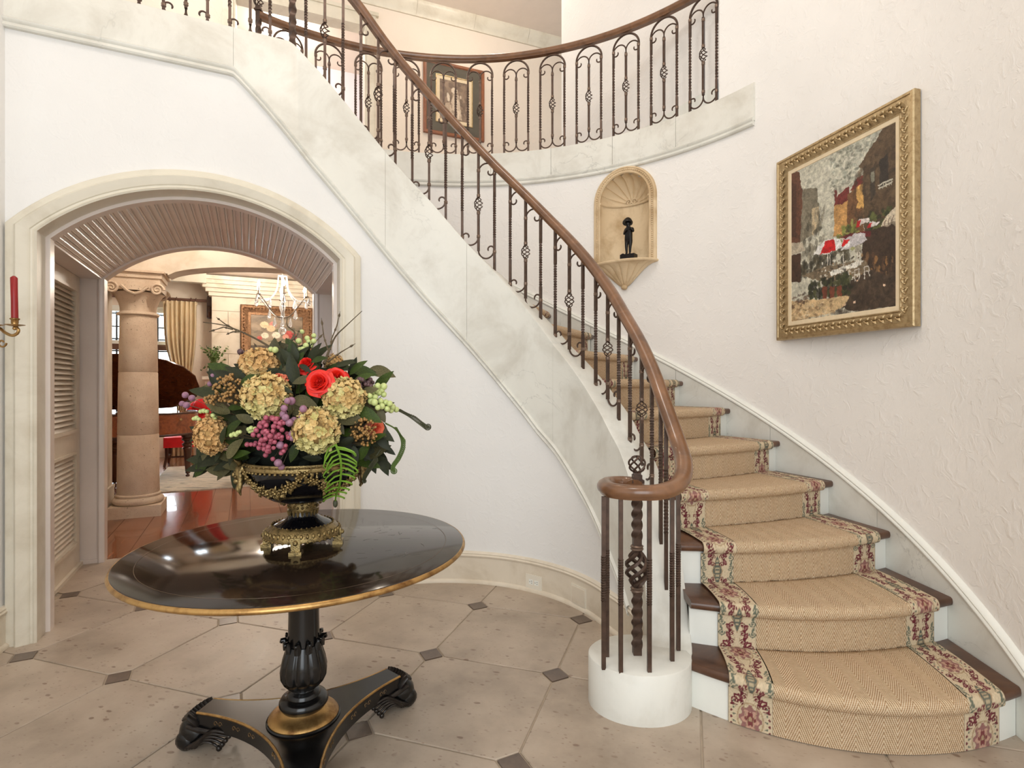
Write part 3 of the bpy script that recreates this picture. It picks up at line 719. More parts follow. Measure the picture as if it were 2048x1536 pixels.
def floral(U,V):
    """tapestry border: mirrored maroon scrolls, grey-green side scrolls, rose medallions"""
    per=.40; x=np.abs(U-.5)*2*.075; v=np.mod(V+.05,per); r=np.random.default_rng(3)
    L=lambda c:np.array(lin(c)); cream,maroon,green,rose,tan=L((204,186,156)),L((104,34,44)),L((104,108,92)),L((146,102,96)),L((172,146,114))
    out=np.broadcast_to(cream,U.shape+(3,)).copy()
    def put(mask,c): out[mask]=c
    def spiral(cx,cy,r0,turn,w,c,flip=1,a0=0.,vv=None):
        dx=(x-cx)*flip; dy=v-cy; rr=np.hypot(dx,dy); th=np.mod(np.arctan2(dy,dx)-a0,2*np.pi)
        for q in range(2):
            R=r0*(1-(th+2*np.pi*q)/(2*np.pi*turn)); put((np.abs(rr-R)<w)&(R>0),c)
        put(rr<r0*.22,c)
    def drop(cx,cy,rx,ry,c,sl=0.): put(((x-cx-sl*(v-cy))/rx)**2+((v-cy)/ry)**2<1,c)
    # medallion A (rose flower)
    dx,dy=x/.046,(v-.085)/.062; rr=np.hypot(dx,dy); th=np.arctan2(dy,dx)
    put(rr<1,tan); put(rr<.9,cream*.95); put((rr<.78+.1*np.cos(8*th)),rose); put((rr<.55+.12*np.cos(6*th+1)),L((190,150,130))); put((rr<.35+.1*np.cos(5*th)),L((120,60,60))); put(rr<.14,tan)
    # pointed oval B (green)
    dx,dy=x/(.026*np.clip(1-np.abs(v-.275)/.075,0,1)+1e-4),(v-.275)/.075; put((np.abs(dx)<1)&(np.abs(dy)<1),tan); put((np.abs(dx)<.78)&(np.abs(dy)<.86),L((92,96,86))); put((np.abs(dx)<.45)&(np.mod(v*60,1)<.5)&(np.abs(dy)<.7),L((176,160,130)))
    # vines, maroon paisley scrolls
    put(np.abs(x-.016-.006*np.sin(v*2*np.pi/.1))<.0011,tan*.8)
    for cy,s in ((.155,1),(.190,1),(.225,1),(.315,-1),(.350,-1),(.385,-1)):
        drop(.034,cy,.0085,.015,maroon,.35*s); drop(.034,cy,.004,.008,rose,.35*s); spiral(.0215,cy+.010*s,.0115,1.5,.0021,maroon,-1,.5*s); spiral(.030,cy-.016*s,.008,1.4,.0018,maroon*.8,1,1.)
    for cy in (.012,.155,.39): drop(.044,cy,.012,.013,maroon,.5); drop(.044,cy,.006,.006,cream,.5)
    spiral(.050,.028,.017,1.7,.0026,maroon,1,2.); spiral(.050,.142,.017,1.7,.0026,maroon,1,-2.)
    # side green S scrolls and buds
    for cy in (.20,.245,.29,.335): spiral(.061,cy,.014,1.6,.0024,green,1,1.+cy*9); drop(.063,cy+.02,.005,.010,green,.3)
    for cy in (.05,.075,.10,.125): drop(.064,cy,.004,.005,maroon); drop(.0565,cy+.012,.003,.004,green)
    for cy in (.03,.06,.09,.12): put((np.abs(v-cy-.2*(x-.05))<.0016)&(x>.047)&(x<.060),green)
    # edge
    put(x>.0722,L((120,104,86)))
    n=r.normal(0,.07,U.shape); out*=(1+n)[...,None]
    return np.clip(out,0,1)
strip('sisal_field',RR0+BW-.004,RR1-BW+.004,40,10,9,16,M['sisal'])
strip('tapestry_border',RR0,RR0+BW,54,40,14,80,M['woven'],floral)
strip('tapestry_border',RR1-BW,RR1,54,40,14,110,M['woven'],floral)

# ================================================================ RAILINGS
SP=.1085
def offpath(off): return [path[i]+norms[i]*off for i in range(NP_)]
rp=offpath(WT*.52); rs=[0.]
for i in range(1,NP_): rs.append(rs[-1]+(rp[i]-rp[i-1]).length)
def at_s(s):
    x=float(np.interp(s,rs,[p.x for p in rp])); y=float(np.interp(s,rs,[p.y for p in rp])); return Vector((x,y,0))
def s_at_px(px):
    i=min(range(11,NP_),key=lambda i:abs(1024+F*rp[i].x/rp[i].y-px)); 
    return rs[i]
def tang(s): return (at_s(s+.01)-at_s(s-.01)).normalized()
RA=[-4,0,40,58,76,95,110,117,136]; RZ=[.69,.70,.714,.726,.76,.826,.868,.898,.92]
def rail_z(p):
    a=angC(p); return nose_z(a)+interp(a/D2R,RA,RZ)
HB=.0078
def sqbar(m,z0,z1,tw=None,h=HB,turns=4.5,x=0.,y=0.):
    """square iron bar; tw=(za,zb) is the twisted zone"""
    if tw is None: m.tube([(x,y,z0),(x,y,z1)],h*1.414,4,square=True); return
    n=int(turns*(26 if h>.012 else 9)); zs=[z0,tw[0]]+[tw[0]+(tw[1]-tw[0])*i/n for i in range(1,n+1)]+[z1]
    an=[0,0]+[turns*2*math.pi*i/n for i in range(1,n+1)]+[turns*2*math.pi]
    m.tube([(x,y,z) for z in zs],h*1.414,4,square=True,twist=an)
def collar(m,z,x=0.,r=.0135,y=0.):
    m.lathe([(0,z-.011),(r*.8,z-.011),(r,z-.006),(r*.86,z),(r,z+.006),(r*.8,z+.011),(0,z+.011)],8,(x,y,0),m=1)
IR=[M['iron'],M['iron2']]
def bar_mesh(name,L,tw,cols):
    m=MB(); sqbar(m,-.004,L,tw)
    for z in cols: collar(m,z)
    return m.mesh(name,IR,smooth=40)
def basket_mesh(h=.10,r=.024,wires=4,wr=.0036,turn=.9):
    m=MB()
    for k in range(wires):
        pts=[]
        for i in range(15):
            t=i/14; a=2*math.pi*(k/wires+turn*t); rr=.004+r*math.sin(math.pi*t)**.8; pts.append((rr*math.cos(a),rr*math.sin(a),-h/2+h*t))
        m.tube(pts,wr,5)
    collar(m,-h/2-.012); collar(m,h/2+.012); return m.mesh('basket',IR,smooth=50)
BASK=basket_mesh()
def scroll_mesh(sx,sz,big=False):
    pts=[(0,-.05)]+[(SP/2-SP/2*math.cos(math.pi*i/14),SP*.5*math.sin(math.pi*i/14)*1.05) for i in range(15)]
    cx,cz,r=SP-.025,-.002,.025
    for i in range(1,13):
        a=-i/12*3.7; rr=r*(1-.03*i); pts.append((cx+rr*math.cos(a),cz+rr*math.sin(a)))
    n=len(pts); rad=[.0056]*n; rad[-1]=.003; rad[-2]=.0048
    m=MB(); m.tube([(x*sx,0,z*sz) for x,z in pts],rad,6); return m.mesh('scroll',M['iron'],smooth=60)
SCR={(a,b):scroll_mesh(a,b) for a in(-1,1) for b in(-1,1)}
def put(name,me,parent,p,t,sub=None):
    o=bpy.data.objects.new(name,me); col.objects.link(o); o.parent=parent; o.matrix_parent_inverse=world_basis(parent).inverted()
    o.matrix_basis=Matrix(((t.x,-t.y,0,p.x),(t.y,t.x,0,p.y),(0,0,1,p.z),(0,0,0,1))); return o
def child(name,me,parent,dz):
    o=bpy.data.objects.new(name,me); col.objects.link(o); o.parent=parent; o.location=(0,0,dz); return o
# --- stair railing. local x runs down-hill (towards smaller s)
SL=.745
mL=bar_mesh('baluster',SL+.03,(.20,.52),(SL-.113,.014)); mR=bar_mesh('baluster',SL+.03,(.24,.56),(SL-.015,.14))
mm=MB(); sqbar(mm,.03,.315); sqbar(mm,.419,.75); collar(mm,.61); collar(mm,.135); mM=mm.mesh('baluster',IR,smooth=40)
srail=thing('stair_railing','wrought iron stair railing with walnut handrail and scrolled newel','railing',(BC.x,BC.y,.19))
s957=s_at_px(957); STEP=.1112
def bar_z(p): return ztop(p)
def stair_bar(s,me):
    p=at_s(s); t=-tang(s); z0=ztop(p); L=rail_z(p)-.028-z0
    o=put('baluster',me,srail,Vector((p.x,p.y,z0)),t)
    if me is not mM: o.matrix_basis=o.matrix_basis@Matrix.Diagonal((1,1,L/(SL+.02),1))
    return o,z0,p,t
for j in range(-4,4):
    sM=s957+j*3*STEP
    pL=at_s(sM+STEP); pR=at_s(sM-STEP)
    stair_bar(sM+STEP,mL); stair_bar(sM-STEP,mR)
    o,z0,p,t=stair_bar(sM,mM); child('basket',BASK,o,.367)
    zL,zR=ztop(pL),ztop(pR); o.matrix_basis=o.matrix_basis@Matrix.Diagonal((1,1,(zL+rail_z(pL)-.028-zL-.113-z0)/.752,1)); tl=(p-pL).normalized(); tr=(pR-p).normalized()
    LL=rail_z(pL)-.028-zL; LR=rail_z(pR)-.028-zR
    put('scroll',SCR[(-1,1)],srail,Vector((p.x,p.y,zL+LL-.113)),tl); put('scroll',SCR[(1,1)],srail,Vector((p.x,p.y,zR+LR-.015)),tr)
    put('scroll',SCR[(-1,-1)],srail,Vector((p.x,p.y,zL+.014)),tl); put('scroll',SCR[(1,-1)],srail,Vector((p.x,p.y,zR+.14)),tr)
slow=s957-4*3*STEP-2*STEP
plain=MB(); sqbar(plain,-.004,.78,(.25,.55)); mP=plain.mesh('baluster',IR,smooth=40)
for q in range(2):
    s=slow-q*STEP*.8
    if s>0: stair_bar(s,mP)
for x,y,zz,L in ((.358,2.165,.19,.70),(.386,2.25,.19,.70),(.418,2.13,.19,.71),(.528,2.13,.19,.71),(.640,2.215,.19,.75),(.690,2.30,.20,.78)):
    m=MB(); sqbar(m,zz-.004,zz+L-.03,(zz+.26,zz+.44),x=x,y=y); m.build('baluster',IR,srail,smooth=40)
# plinth widened to the volute plan is added under the newel
m=MB(); rows=[]
for i in range(48):
    a=2*math.pi*i/48; cx,cy,rx,ry=.522,2.272,.208,.178; p=Vector((cx+rx*math.cos(a),cy+ry*math.sin(a),0)); rows.append([up(p,0),up(p,.19),up(p+(Vector((cx,cy,0))-p)*.02,.194),Vector((cx,cy,.194))])
m.grid(rows,closeu=True); 
for o in list(band.children):
    if o.name.startswith('plinth'): bpy.data.objects.remove(o,do_unlink=True)
m.build('plinth',M['stone'],band,smooth=50)
# handrail
RP=[(.033*math.cos(2*math.pi*i/20)*(1 if abs(math.sin(2*math.pi*i/20))<.8 else .92),.027*math.sin(2*math.pi*i/20)-(.004 if 11<=i<=19 else 0)) for i in range(20)]
RP=[(-.020,-.028),(-.024,-.020),(-.031,-.014),(-.035,-.004),(-.034,.008),(-.027,.019),(-.014,.026),(0,.028),(.014,.026),(.027,.019),(.034,.008),(.035,-.004),(.031,-.014),(.024,-.020),(.020,-.028)]
def railsweep(pts,prof=RP):
    m=MB(); N=len(pts); rows=[]
    for i in range(N):
        t=(pts[min(i+1,N-1)]-pts[max(i-1,0)]).normalized(); sd=Vector((0,0,1)).cross(t).normalized(); upv=t.cross(sd)
        rows.append([pts[i]+sd*a+upv*b for a,b in prof])
    m.grid(rows,closev=True); n=len(prof); m.f+=[tuple(range(n)),tuple(len(m.v)-n+n-1-j for j in range(n))]; m.mi+=[0,0]; return m
pts=[]
snew=s_at_px(582)
s=snew
while s>.34: p=at_s(s); pts.append(Vector((p.x,p.y,rail_z(p)))); s-=.035
vol=[Vector(q) for q in ((.722,2.40,1.04),(.705,2.27,.965),(.655,2.165,.915),(.57,2.108,.893),(.475,2.108,.888),(.400,2.155,.886),(.378,2.235,.886),(.405,2.305,.886),(.465,2.325,.886),(.508,2.285,.886),(.495,2.245,.884))]
pts=[q for q in pts if not(q.y<2.5 and q.x>0)]
pts=pts[:-1]+cat([pts[-1]]+vol,6)[0:]
railsweep(pts).build('handrail',M['rail'],srail,smooth=50)
# newel post
def newel(parent,x,y,z0,z1,zb=None,top=None):
    m=MB(); sqbar(m,0,(zb-.085-z0) if zb else z1-z0,(.03,zb-.10-z0) if zb else (.05,z1-z0-.05),.0165,1.3 if zb else 3)
    if zb: collar(m,zb-.085-z0,r=.028)
    o=m.build('newel_post',IR,parent,smooth=40,local=True); o.matrix_parent_inverse=world_basis(parent).inverted(); o.location=(x,y,z0)
    if zb:
        b=basket_mesh(.155,.040,5,.0085,.75); child('basket',b,o,zb-z0)
        q=MB(); sqbar(q,zb+.085-z0,z1-z0,(zb+.12-z0,z1-z0-.01),.0165,1.2); collar(q,zb+.085-z0,r=.028); q.build('upper_shaft',IR,o,smooth=40,local=True)
    if top:
        f=MB(); f.box((0,0,top-z0-.012),(.05,.05,.012)); f.box((0,0,top-z0+.004),(.036,.036,.02)); f.box((0,0,top-z0-.03),(.034,.034,.03)); f.box((0,0,top-z0+.018),(.028,.028,.01))
        for k in range(6):
            pp=[]
            for i in range(13):
                t=i/12; a=2*math.pi*(k/6+.5*t); rr=.034*math.sin(math.pi*t); pp.append((rr*math.cos(a),rr*math.sin(a),top-z0+.056-.034*math.cos(math.pi*t)))
            f.tube(pp,.0042,5)
        f.build('finial',IR[0],o,smooth=40,local=True)
    return o
newel(srail,.512,2.27,.19,.88,.545,.915)
# upper newel at the head of the stair
p=at_s(snew); newel(srail,p.x,p.y,3.35,4.32)
# --- landing railing
lrail=thing('landing_railing','short wrought iron railing on the landing edge above the arch','railing',UV(.3,.07,3.35))
LB=.80
def hoop_mesh():
    pts=[(-SP*math.cos(math.pi*i/18),0,LB-.115+SP*math.sin(math.pi*i/18)*1.0) for i in range(19)]
    m=MB(); m.tube(pts,[.0085]*19,6); return m.mesh('hoop',M['iron'],smooth=60)
HOOP=hoop_mesh(); bS=bar_mesh('baluster',LB-.115,(.16,.56),(.078,LB-.125))
mm=MB(); sqbar(mm,.09,.325); sqbar(mm,.435,LB-.15); collar(mm,.115); collar(mm,LB-.17); bM=mm.mesh('baluster',IR,smooth=40)
def panel(parent,c,pl,pr):
    t=(pr-pl).normalized()
    for q in (pl,pr): put('baluster',bS,parent,q,t)
    o=put('baluster',bM,parent,c,t); child('basket',BASK,o,.38)
    put('hoop',HOOP,parent,c,t)
    for sx in (-1,1): put('scroll',SCR[(sx,1)],parent,c+Vector((0,0,LB-.135)),t); put('scroll',SCR[(sx,-1)],parent,c+Vector((0,0,.075)),t)
for j in range(4):
    s=s_at_px(502)+j*.3315
    u=uof(at_s(s)); 
    if u<-.1: break
    panel(lrail,UV(u,WT*.52,3.35),UV(u-SP,WT*.52,3.35),UV(u+SP,WT*.52,3.35))
railsweep([UV(1.26-.1*i,WT*.52,3.35+LB+.02) for i in range(14)]).build('handrail',M['rail'],lrail,smooth=50)
# --- balcony railing
brail=thing('balcony_railing','curved wrought iron balcony railing above the niche','railing',POL(RO+.05,80*D2R,3.28))
RB=RO+.010
for i in range(12):
    a=(40.42+7.735*i)*D2R; da=SP*.965/RB; panel(brail,POL(RB,a,3.28),POL(RB,a+da,3.28),POL(RB,a-da,3.28))
railsweep([POL(RB,(37.3+93.55*i/60)*D2R,3.28+LB+.032) for i in range(61)]).build('handrail',M['rail'],brail,smooth=50)
p=POL(RB,130.85*D2R,0); newel(brail,p.x,p.y,3.28,4.12,None,4.16)

# ================================================================ NICHE, STATUETTE, PAINTING
nc=POL(RO,NPHI,0); out=Vector((math.cos(NPHI),math.sin(NPHI),0)); rt=Vector((math.sin(NPHI),-math.cos(NPHI),0))
def NL(x,y,z): return Vector((nc.x,nc.y,0))+rt*x+out*y+Vector((0,0,z))      # x right, y into the wall
niche=thing('wall_niche','ochre plaster shell niche with bracket shelf on the curved wall','niche',NL(0,0,2.05))
m=MB(); rows=[]; NR=.205
# concave back
for i in range(25):
    a=math.pi*i/24; rows.append([NL(-NR*math.cos(a),-.03+.17*math.sin(a)**.8,z) for z in [NZ0-.02]+[NZ0+(NZS-NZ0)*k/4 for k in range(5)]])
m.grid(rows); m.build('alcove',M['niche'],niche,smooth=60)
m=MB(); rows=[]
for i in range(145):
    a=math.pi*i/144; row=[]
    for q_ in range(13):
        b=math.pi/2*q_/12; k=1-.11*(1-abs(math.sin(a*8.5))**.55)*min(1,math.sin(b)*1.6)
        row.append(NL(-NR*math.cos(a)*math.sin(b)*(.97+.03*k),-.03+.17*math.cos(b)*k if b<1.5 else -.03,NZS+NR*math.sin(a)*math.sin(b)*k))
    rows.append(row)
m.grid(rows); m.build('shell',M['niche'],niche,smooth=30)
m=MB(); m.tube([NL(-NR*math.cos(math.pi*i/20)*.99,-.035+.166*math.sin(math.pi*i/20)**.8,NZS) for i in range(21)],.009,6)
for sx in (-1,1):
    pp=[]
    for i in range(16):
        a=i*.55; r=.028*(1-i/18); pp.append(NL(sx*(.03+.012+r*math.cos(a)-.02),0.122,NZS+.02+r*math.sin(a)))
    m.tube(pp,.005,5)
m.build('shell_scroll',M['niche'],niche,smooth=60)
def nfr(o,y,n=28):
    hw=NR+o*.68; L=[(-hw,NZ0-.01),(-hw,NZ0+.2),(-hw,NZS)]+[(-hw*math.cos(math.pi*i/n),NZS+hw*math.sin(math.pi*i/n)) for i in range(1,n)]+[(hw,NZS),(hw,NZ0+.2),(hw,NZ0-.01)]
    return [NL(x,y,z) for x,z in L]
m=MB(); fp=[(.0,.02),(-.004,-.036),(.006,-.046),(.016,-.040),(.022,-.036),(.054,-.036),(.060,-.042),(.076,-.036),(.084,-.018),(.084,.03)]
m.grid([nfr(o,y) for o,y in fp]); m.build('frame',M['niche'],niche,smooth=35)
# carved beads on the frame
bd=MB(); L=nfr(.038,-.040,40)
for a,b in zip(L[:-1],L[1:]):
    n=max(1,int((b-a).length/.016))
    for k in range(n):
        q=a+(b-a)*((k+.5)/n); bd.sph(q,.0075,5,3)
bd.build('carved_beads',M['niche'],niche,smooth=60)
# shelf: fluted half bowl
m=MB(); n=129; SH=[(.270,2.254),(.276,2.245),(.270,2.236),(.250,2.232),(.238,2.226),(.205,2.212),(.165,2.185),(.122,2.146),(.080,2.108),(.045,2.078),(.02,2.064)]
rows=[]
for i in range(n):
    a=math.pi*i/(n-1); row=[NL(0,0,2.254)]
    for j,(r,z) in enumerate(SH):
        k=1-(.13*(1-abs(math.sin(a*8))**.6) if j>3 else 0.); row.append(NL(-r*math.cos(a)*k,-.60*r*math.sin(a)*k-.012,z))
    row.append(NL(0,-.012,2.055)); rows.append(row)
m.grid(rows); m.build('bracket_shelf',M['niche'],niche,smooth=40)
m=MB(); m.sph(NL(0,-.022,2.062),.026,10,6,sq=(1,1,.8)); m.build('bracket_knob',M['niche'],niche,smooth=60)
# statuette
def skin(name,chain,mat,parent=None,sub=2):
    V=[];R=[];E=[];ids={}
    for c in chain:
        prev=None
        for key,p,r in c:
            if key not in ids: ids[key]=len(V); V.append(p); R.append(r)
            if prev is not None: E.append((prev,ids[key]))
            prev=ids[key]
    me=bpy.data.meshes.new(name); me.from_pydata([tuple(p) for p in V],E,[]); me.materials.append(mat)
    o=obj(name,me,parent); sm=o.modifiers.new('skin','SKIN'); sm.use_smooth_shade=True
    for i,r in enumerate(R): me.skin_vertices[0].data[i].radius=(r,r)
    me.skin_vertices[0].data[0].use_root=True
    o.modifiers.new('sub','SUBSURF').levels=sub; o.modifiers['sub'].render_levels=sub; return o
st=thing('statuette','small black bronze figure in a wide round hat on the niche shelf','statuette',NL(.062,-.085,2.254))
S0=2.297
def SL_(x,y,z): return NL(.062+x*.97,-.085+y,S0+z*.97)
z=.0
skin('body',[[('pel',SL_(0,0,.125),.026),('bel',SL_(0,-.004,.155),.025),('che',SL_(-.002,0,.19),.027),('nek',SL_(-.002,-.002,.222),.012),('hed',SL_(-.004,-.006,.248),.024),('top',SL_(-.004,-.006,.262),.018)],
 [('pel',0,0),('hl',SL_(-.016,0,.105),.018),('kl',SL_(-.018,-.004,.06),.012),('al',SL_(-.017,0,.014),.0085),('fl',SL_(-.018,-.016,.006),.007)],
 [('pel',0,0),('hr',SL_(.016,0,.105),.018),('kr',SL_(.014,-.006,.06),.012),('ar',SL_(.010,0,.014),.0085),('fr',SL_(.012,-.016,.006),.007)],
 [('che',0,0),('sl',SL_(-.028,0,.205),.012),('el',SL_(-.036,-.008,.165),.009),('wl',SL_(-.014,-.026,.185),.007),('hdl',SL_(-.004,-.03,.20),.007)],
 [('che',0,0),('sr',SL_(.028,0,.205),.012),('er',SL_(.046,-.012,.175),.009),('wr',SL_(.026,-.03,.208),.007),('hdr',SL_(.012,-.03,.214),.007)]],M['black'],st)
m=MB(); m.lathe([(0,.026),(.018,.022),(.029,.010),(.034,0),(.040,-.012),(.038,-.022),(.028,-.020),(0,-.004)],20,SL_(-.006,-.004,.270),R=Matrix.Rotation(-.25,3,'X')@Matrix.Rotation(.12,3,'Y')); m.build('hat',M['black'],st,smooth=50)
m=MB(); m.tube([SL_(-.004,-.034,.222),SL_(.03,-.04,.2)],.004,6); m.build('pipe',M['black'],st)
m=MB(); m.box(SL_(0,0,-.020),(.115,.07,.042),Matrix.Rotation(NPHI-math.pi/2,3,'Z')); 
for x,y,r in ((-.04,0,.017),(.03,.004,.02),(0,.012,.016),(.045,-.01,.012)): m.sph(SL_(x,y,-.010),r,8,5)
m.tube([SL_(-.05+.016*math.cos(i*.5),0,.0+.014*math.sin(i*.5)) for i in range(8)],.004,5)
m.build('base',M['black'],st,smooth=50)
# ---- framed oil painting
def canvas(name,corners,img,mat,parent):
    """corners TL,TR,BR,BL; img[ny,nx,3] linear colours"""
    ny,nx,_=img.shape; TL,TR,BR,BL=[np.array(c) for c in corners]
    s=np.linspace(0,1,nx)[None,:,None]; t=np.linspace(0,1,ny)[:,None,None]
    V=(TL*(1-s)+TR*s)*(1-t)+(BL*(1-s)+BR*s)*t
    idx=np.arange(nx*ny).reshape(ny,nx); f=np.stack([idx[:-1,:-1],idx[1:,:-1],idx[1:,1:],idx[:-1,1:]],-1).reshape(-1,4)
    me=bpy.data.meshes.new(name); me.from_pydata(V.reshape(-1,3).tolist(),[],f.tolist()); me.materials.append(mat)
    ca=me.color_attributes.new('Col','FLOAT_COLOR','POINT'); c4=np.concatenate([img,np.ones((ny,nx,1))],-1); ca.data.foreach_set('color',c4.reshape(-1).astype(np.float32)); me.update()
    return obj(name,me,parent)
class Paint:
    def __init__(s,nx,ny,c): s.nx,s.ny=nx,ny; s.a=np.broadcast_to(np.array(lin(c)),(ny,nx,3)).copy(); s.X,s.Y=np.meshgrid((np.arange(nx)+.5)/nx,(np.arange(ny)+.5)/ny); s.r=np.random.default_rng(11)
    def poly(s,pts,c,al=1.,noise=.0):
        m=np.zeros(s.X.shape,bool); n=len(pts)
        for i in range(n):
            (x0,y0),(x1,y1)=pts[i],pts[(i+1)%n]
            if y0==y1: continue
            cnd=((y0>s.Y)!=(y1>s.Y))&(s.X<(x1-x0)*(s.Y-y0)/(y1-y0)+x0); m^=cnd
        s.fill(m,c,al,noise)
    def fill(s,m,c,al=1.,noise=0.):
        cc=np.array(lin(c)); k=1+(s.r.normal(0,noise,s.X.shape) if noise else 0); k=np.broadcast_to(k,s.X.shape)[...,None]
        s.a[m]=(s.a*(1-al)+cc*k*al)[m]
    def ell(s,x,y,rx,ry,c,al=1.,noise=0.): s.fill(((s.X-x)/rx)**2+((s.Y-y)/ry)**2<1,c,al,noise)
    def blobs(s,n,x0,x1,y0,y1,rx,ry,cols,al=.8):
        for _ in range(n): s.ell(s.r.uniform(x0,x1),s.r.uniform(y0,y1),rx*s.r.uniform(.4,1),ry*s.r.uniform(.4,1),cols[s.r.integers(len(cols))],al)
    def line(s,pts,w,c,al=1.):
        for (x0,y0),(x1,y1) in zip(pts[:-1],pts[1:]):
            dx,dy=x1-x0,y1-y0; L2=dx*dx+dy*dy+1e-9; t=np.clip(((s.X-x0)*dx+(s.Y-y0)*dy)/L2,0,1); s.fill(np.hypot(s.X-x0-t*dx,s.Y-y0-t*dy)<w,c,al)
def cafe():
    pt=Paint(300,380,(192,188,170))
    def q(x,y):          # crop pixel of the photograph to canvas coordinates
        t=(x-120)/650.; top=500-320*t; bot=1430-85*t; u=t*3.48/(t*3.48+(1-t)*2.6); return (u,(y-top)/(bot-top))
    def pl(L,c,al=1.,nz=.12): pt.poly([q(*p) for p in L],c,al,nz)
    pt.blobs(420,0,1,0,.5,.035,.018,[(200,196,178),(184,182,164),(206,202,186),(176,174,156)],.4)
    pt.blobs(300,.42,.85,.0,.26,.02,.012,[(104,108,94),(126,128,112),(176,178,164),(90,90,78)],.45)
    pl([(170,640),(190,600),(235,590),(270,600),(280,700),(290,860),(170,930)],(120,112,94)); pl([(238,720),(280,715),(278,820),(245,900)],(190,170,136)); pt.blobs(70,.12,.36,.3,.62,.02,.03,[(96,88,72),(140,132,112),(70,66,52)],.6)
    pl([(120,500),(165,485),(185,640),(170,940),(120,960)],(96,60,42)); pl([(120,560),(150,560),(150,900),(120,900)],(74,46,34))
    pl([(375,700),(455,650),(460,900),(370,900)],(186,140,84)); pl([(370,712),(400,640),(460,590),(470,680),(440,690)],(106,38,34)); pl([(376,612),(392,612),(392,680),(376,690)],(106,44,38))
    pl([(455,640),(520,580),(556,560),(556,900),(455,900)],(110,76,48)); pl([(512,590),(556,570),(556,720),(514,720)],(206,160,92)); pl([(470,620),(520,530),(552,515),(556,560),(510,600)],(112,40,36))
    pl([(525,465),(690,210),(770,180),(770,860),(560,900),(552,480)],(84,66,46)); pt.blobs(170,.66,1,.12,.75,.03,.03,[(66,50,36),(96,78,56),(54,42,32)],.5)
    pl([(600,480),(630,460),(632,640),(598,690)],(60,50,40)); pl([(604,500),(626,486),(626,560),(606,575)],(150,150,130),.5); pl([(660,420),(715,380),(718,560),(660,600)],(48,40,34)); 
    for a in ((655,580,745,540),(655,600,745,560)): pt.line([q(a[0],a[1]),q(a[2],a[3])],.004,(190,184,166))
    for x in (660,680,700,720,740): pt.line([q(x,580-(x-655)*.4),q(x,612-(x-655)*.4)],.0025,(176,170,150))
    pt.blobs(70,.78,.95,.45,.64,.025,.025,[(60,66,34),(88,92,48),(44,46,28)],.8); pt.blobs(60,.50,.68,.46,.62,.025,.02,[(120,126,60),(76,82,40),(150,150,84),(52,50,32)],.8)
    pt.blobs(120,.05,.6,.6,.72,.03,.03,[(48,44,32),(64,60,44),(80,72,52)],.7)
    pl([(120,940),(180,930),(198,985),(120,1010)],(170,158,138)); pl([(120,1010),(175,1000),(175,1180),(120,1180)],(66,44,32))
    pl([(668,845),(690,790),(770,710),(770,800),(740,820)],(200,186,162)); pl([(668,845),(770,805),(770,825),(668,862)],(150,136,116))
    for x in (700,725,750): pt.line([q(x,800-(x-700)*.5),q(x-12,845-(x-700)*.3)],.004,(130,112,96))
    pl([(560,870),(770,830),(770,1180),(590,1110),(540,1050)],(62,46,34)); pt.blobs(50,.72,.98,.68,.85,.015,.03,[(150,110,66),(90,64,44),(40,30,24),(120,90,60)],.7)
    pl([(400,910),(470,880),(600,870),(600,900),(560,920)],(96,30,34))
    pl([(510,835),(530,795),(598,788),(590,815)],(206,196,190)); pl([(510,842),(516,800),(540,800),(530,838)],(176,30,34)); pl([(578,850),(590,815),(660,808),(650,830)],(206,198,192)); pl([(576,850),(588,822),(610,820),(600,846)],(176,34,38))
    pl([(180,1140),(300,1090),(560,1050),(600,1100),(560,1160),(300,1180)],(120,104,82)); pl([(340,1120),(540,1050),(540,1080),(360,1150)],(222,218,206)); pt.blobs(90,.3,.72,.66,.79,.012,.008,[(226,222,210),(90,80,64),(150,120,84),(60,52,40),(200,190,170)],.9)
    pl([(250,1010),(280,950),(340,915),(380,910),(420,960),(330,1010)],(224,220,214)); pl([(290,1012),(320,930),(372,912),(385,985)],(196,22,24)); pl([(380,910),(415,925),(425,968),(385,982)],(228,226,222)); pl([(415,985),(425,925),(500,880),(565,890),(575,930),(450,985)],(190,184,184)); pl([(418,960),(435,920),(475,920),(440,960)],(200,24,26)); pl([(415,985),(440,960),(475,925),(470,965)],(232,230,226))
    for x in (335,350,430,515,530): pt.line([q(x,1000),q(x,1080)],.004,(206,198,184))
    pl([(440,1200),(600,1110),(770,1170),(770,1345),(480,1370),(400,1330)],(70,56,44)); pt.blobs(120,.5,1,.82,1,.04,.03,[(62,48,38),(84,68,52),(50,40,32)],.5)
    for x,y in ((440,1130),(500,1110),(560,1090)):
        pt.line([q(x,y),q(x+4,y+70)],.003,(206,198,184)); pt.line([q(x+30,y-4),q(x+34,y+60)],.003,(206,198,184)); pt.line([q(x,y+30),q(x+34,y+26)],.003,(206,198,184)); pt.line([q(x,y),q(x+30,y-4)],.003,(206,198,184))
    pt.blobs(130,.2,.62,.76,.88,.03,.025,[(40,44,26),(58,62,36),(30,30,20),(76,78,46)],.85)
    for x0 in (300,345,390): pl([(x0,1215),(x0+32,1210),(x0+30,1290),(x0+4,1290)],(112,58,40))
    pl([(120,1300),(300,1290),(470,1270),(440,1330),(380,1370),(120,1430)],(196,168,126)); pt.blobs(80,0,.45,.9,1,.03,.012,[(206,180,140),(150,120,86),(96,76,56),(220,198,160)],.6); pt.blobs(20,.0,.2,.82,.9,.03,.012,[(70,48,38),(96,70,52)],.7)
    for x,y in ((440,1330),(500,1310),(520,1180),(690,1210)): pt.ell(*q(x,y),.012,.006,(222,190,160))
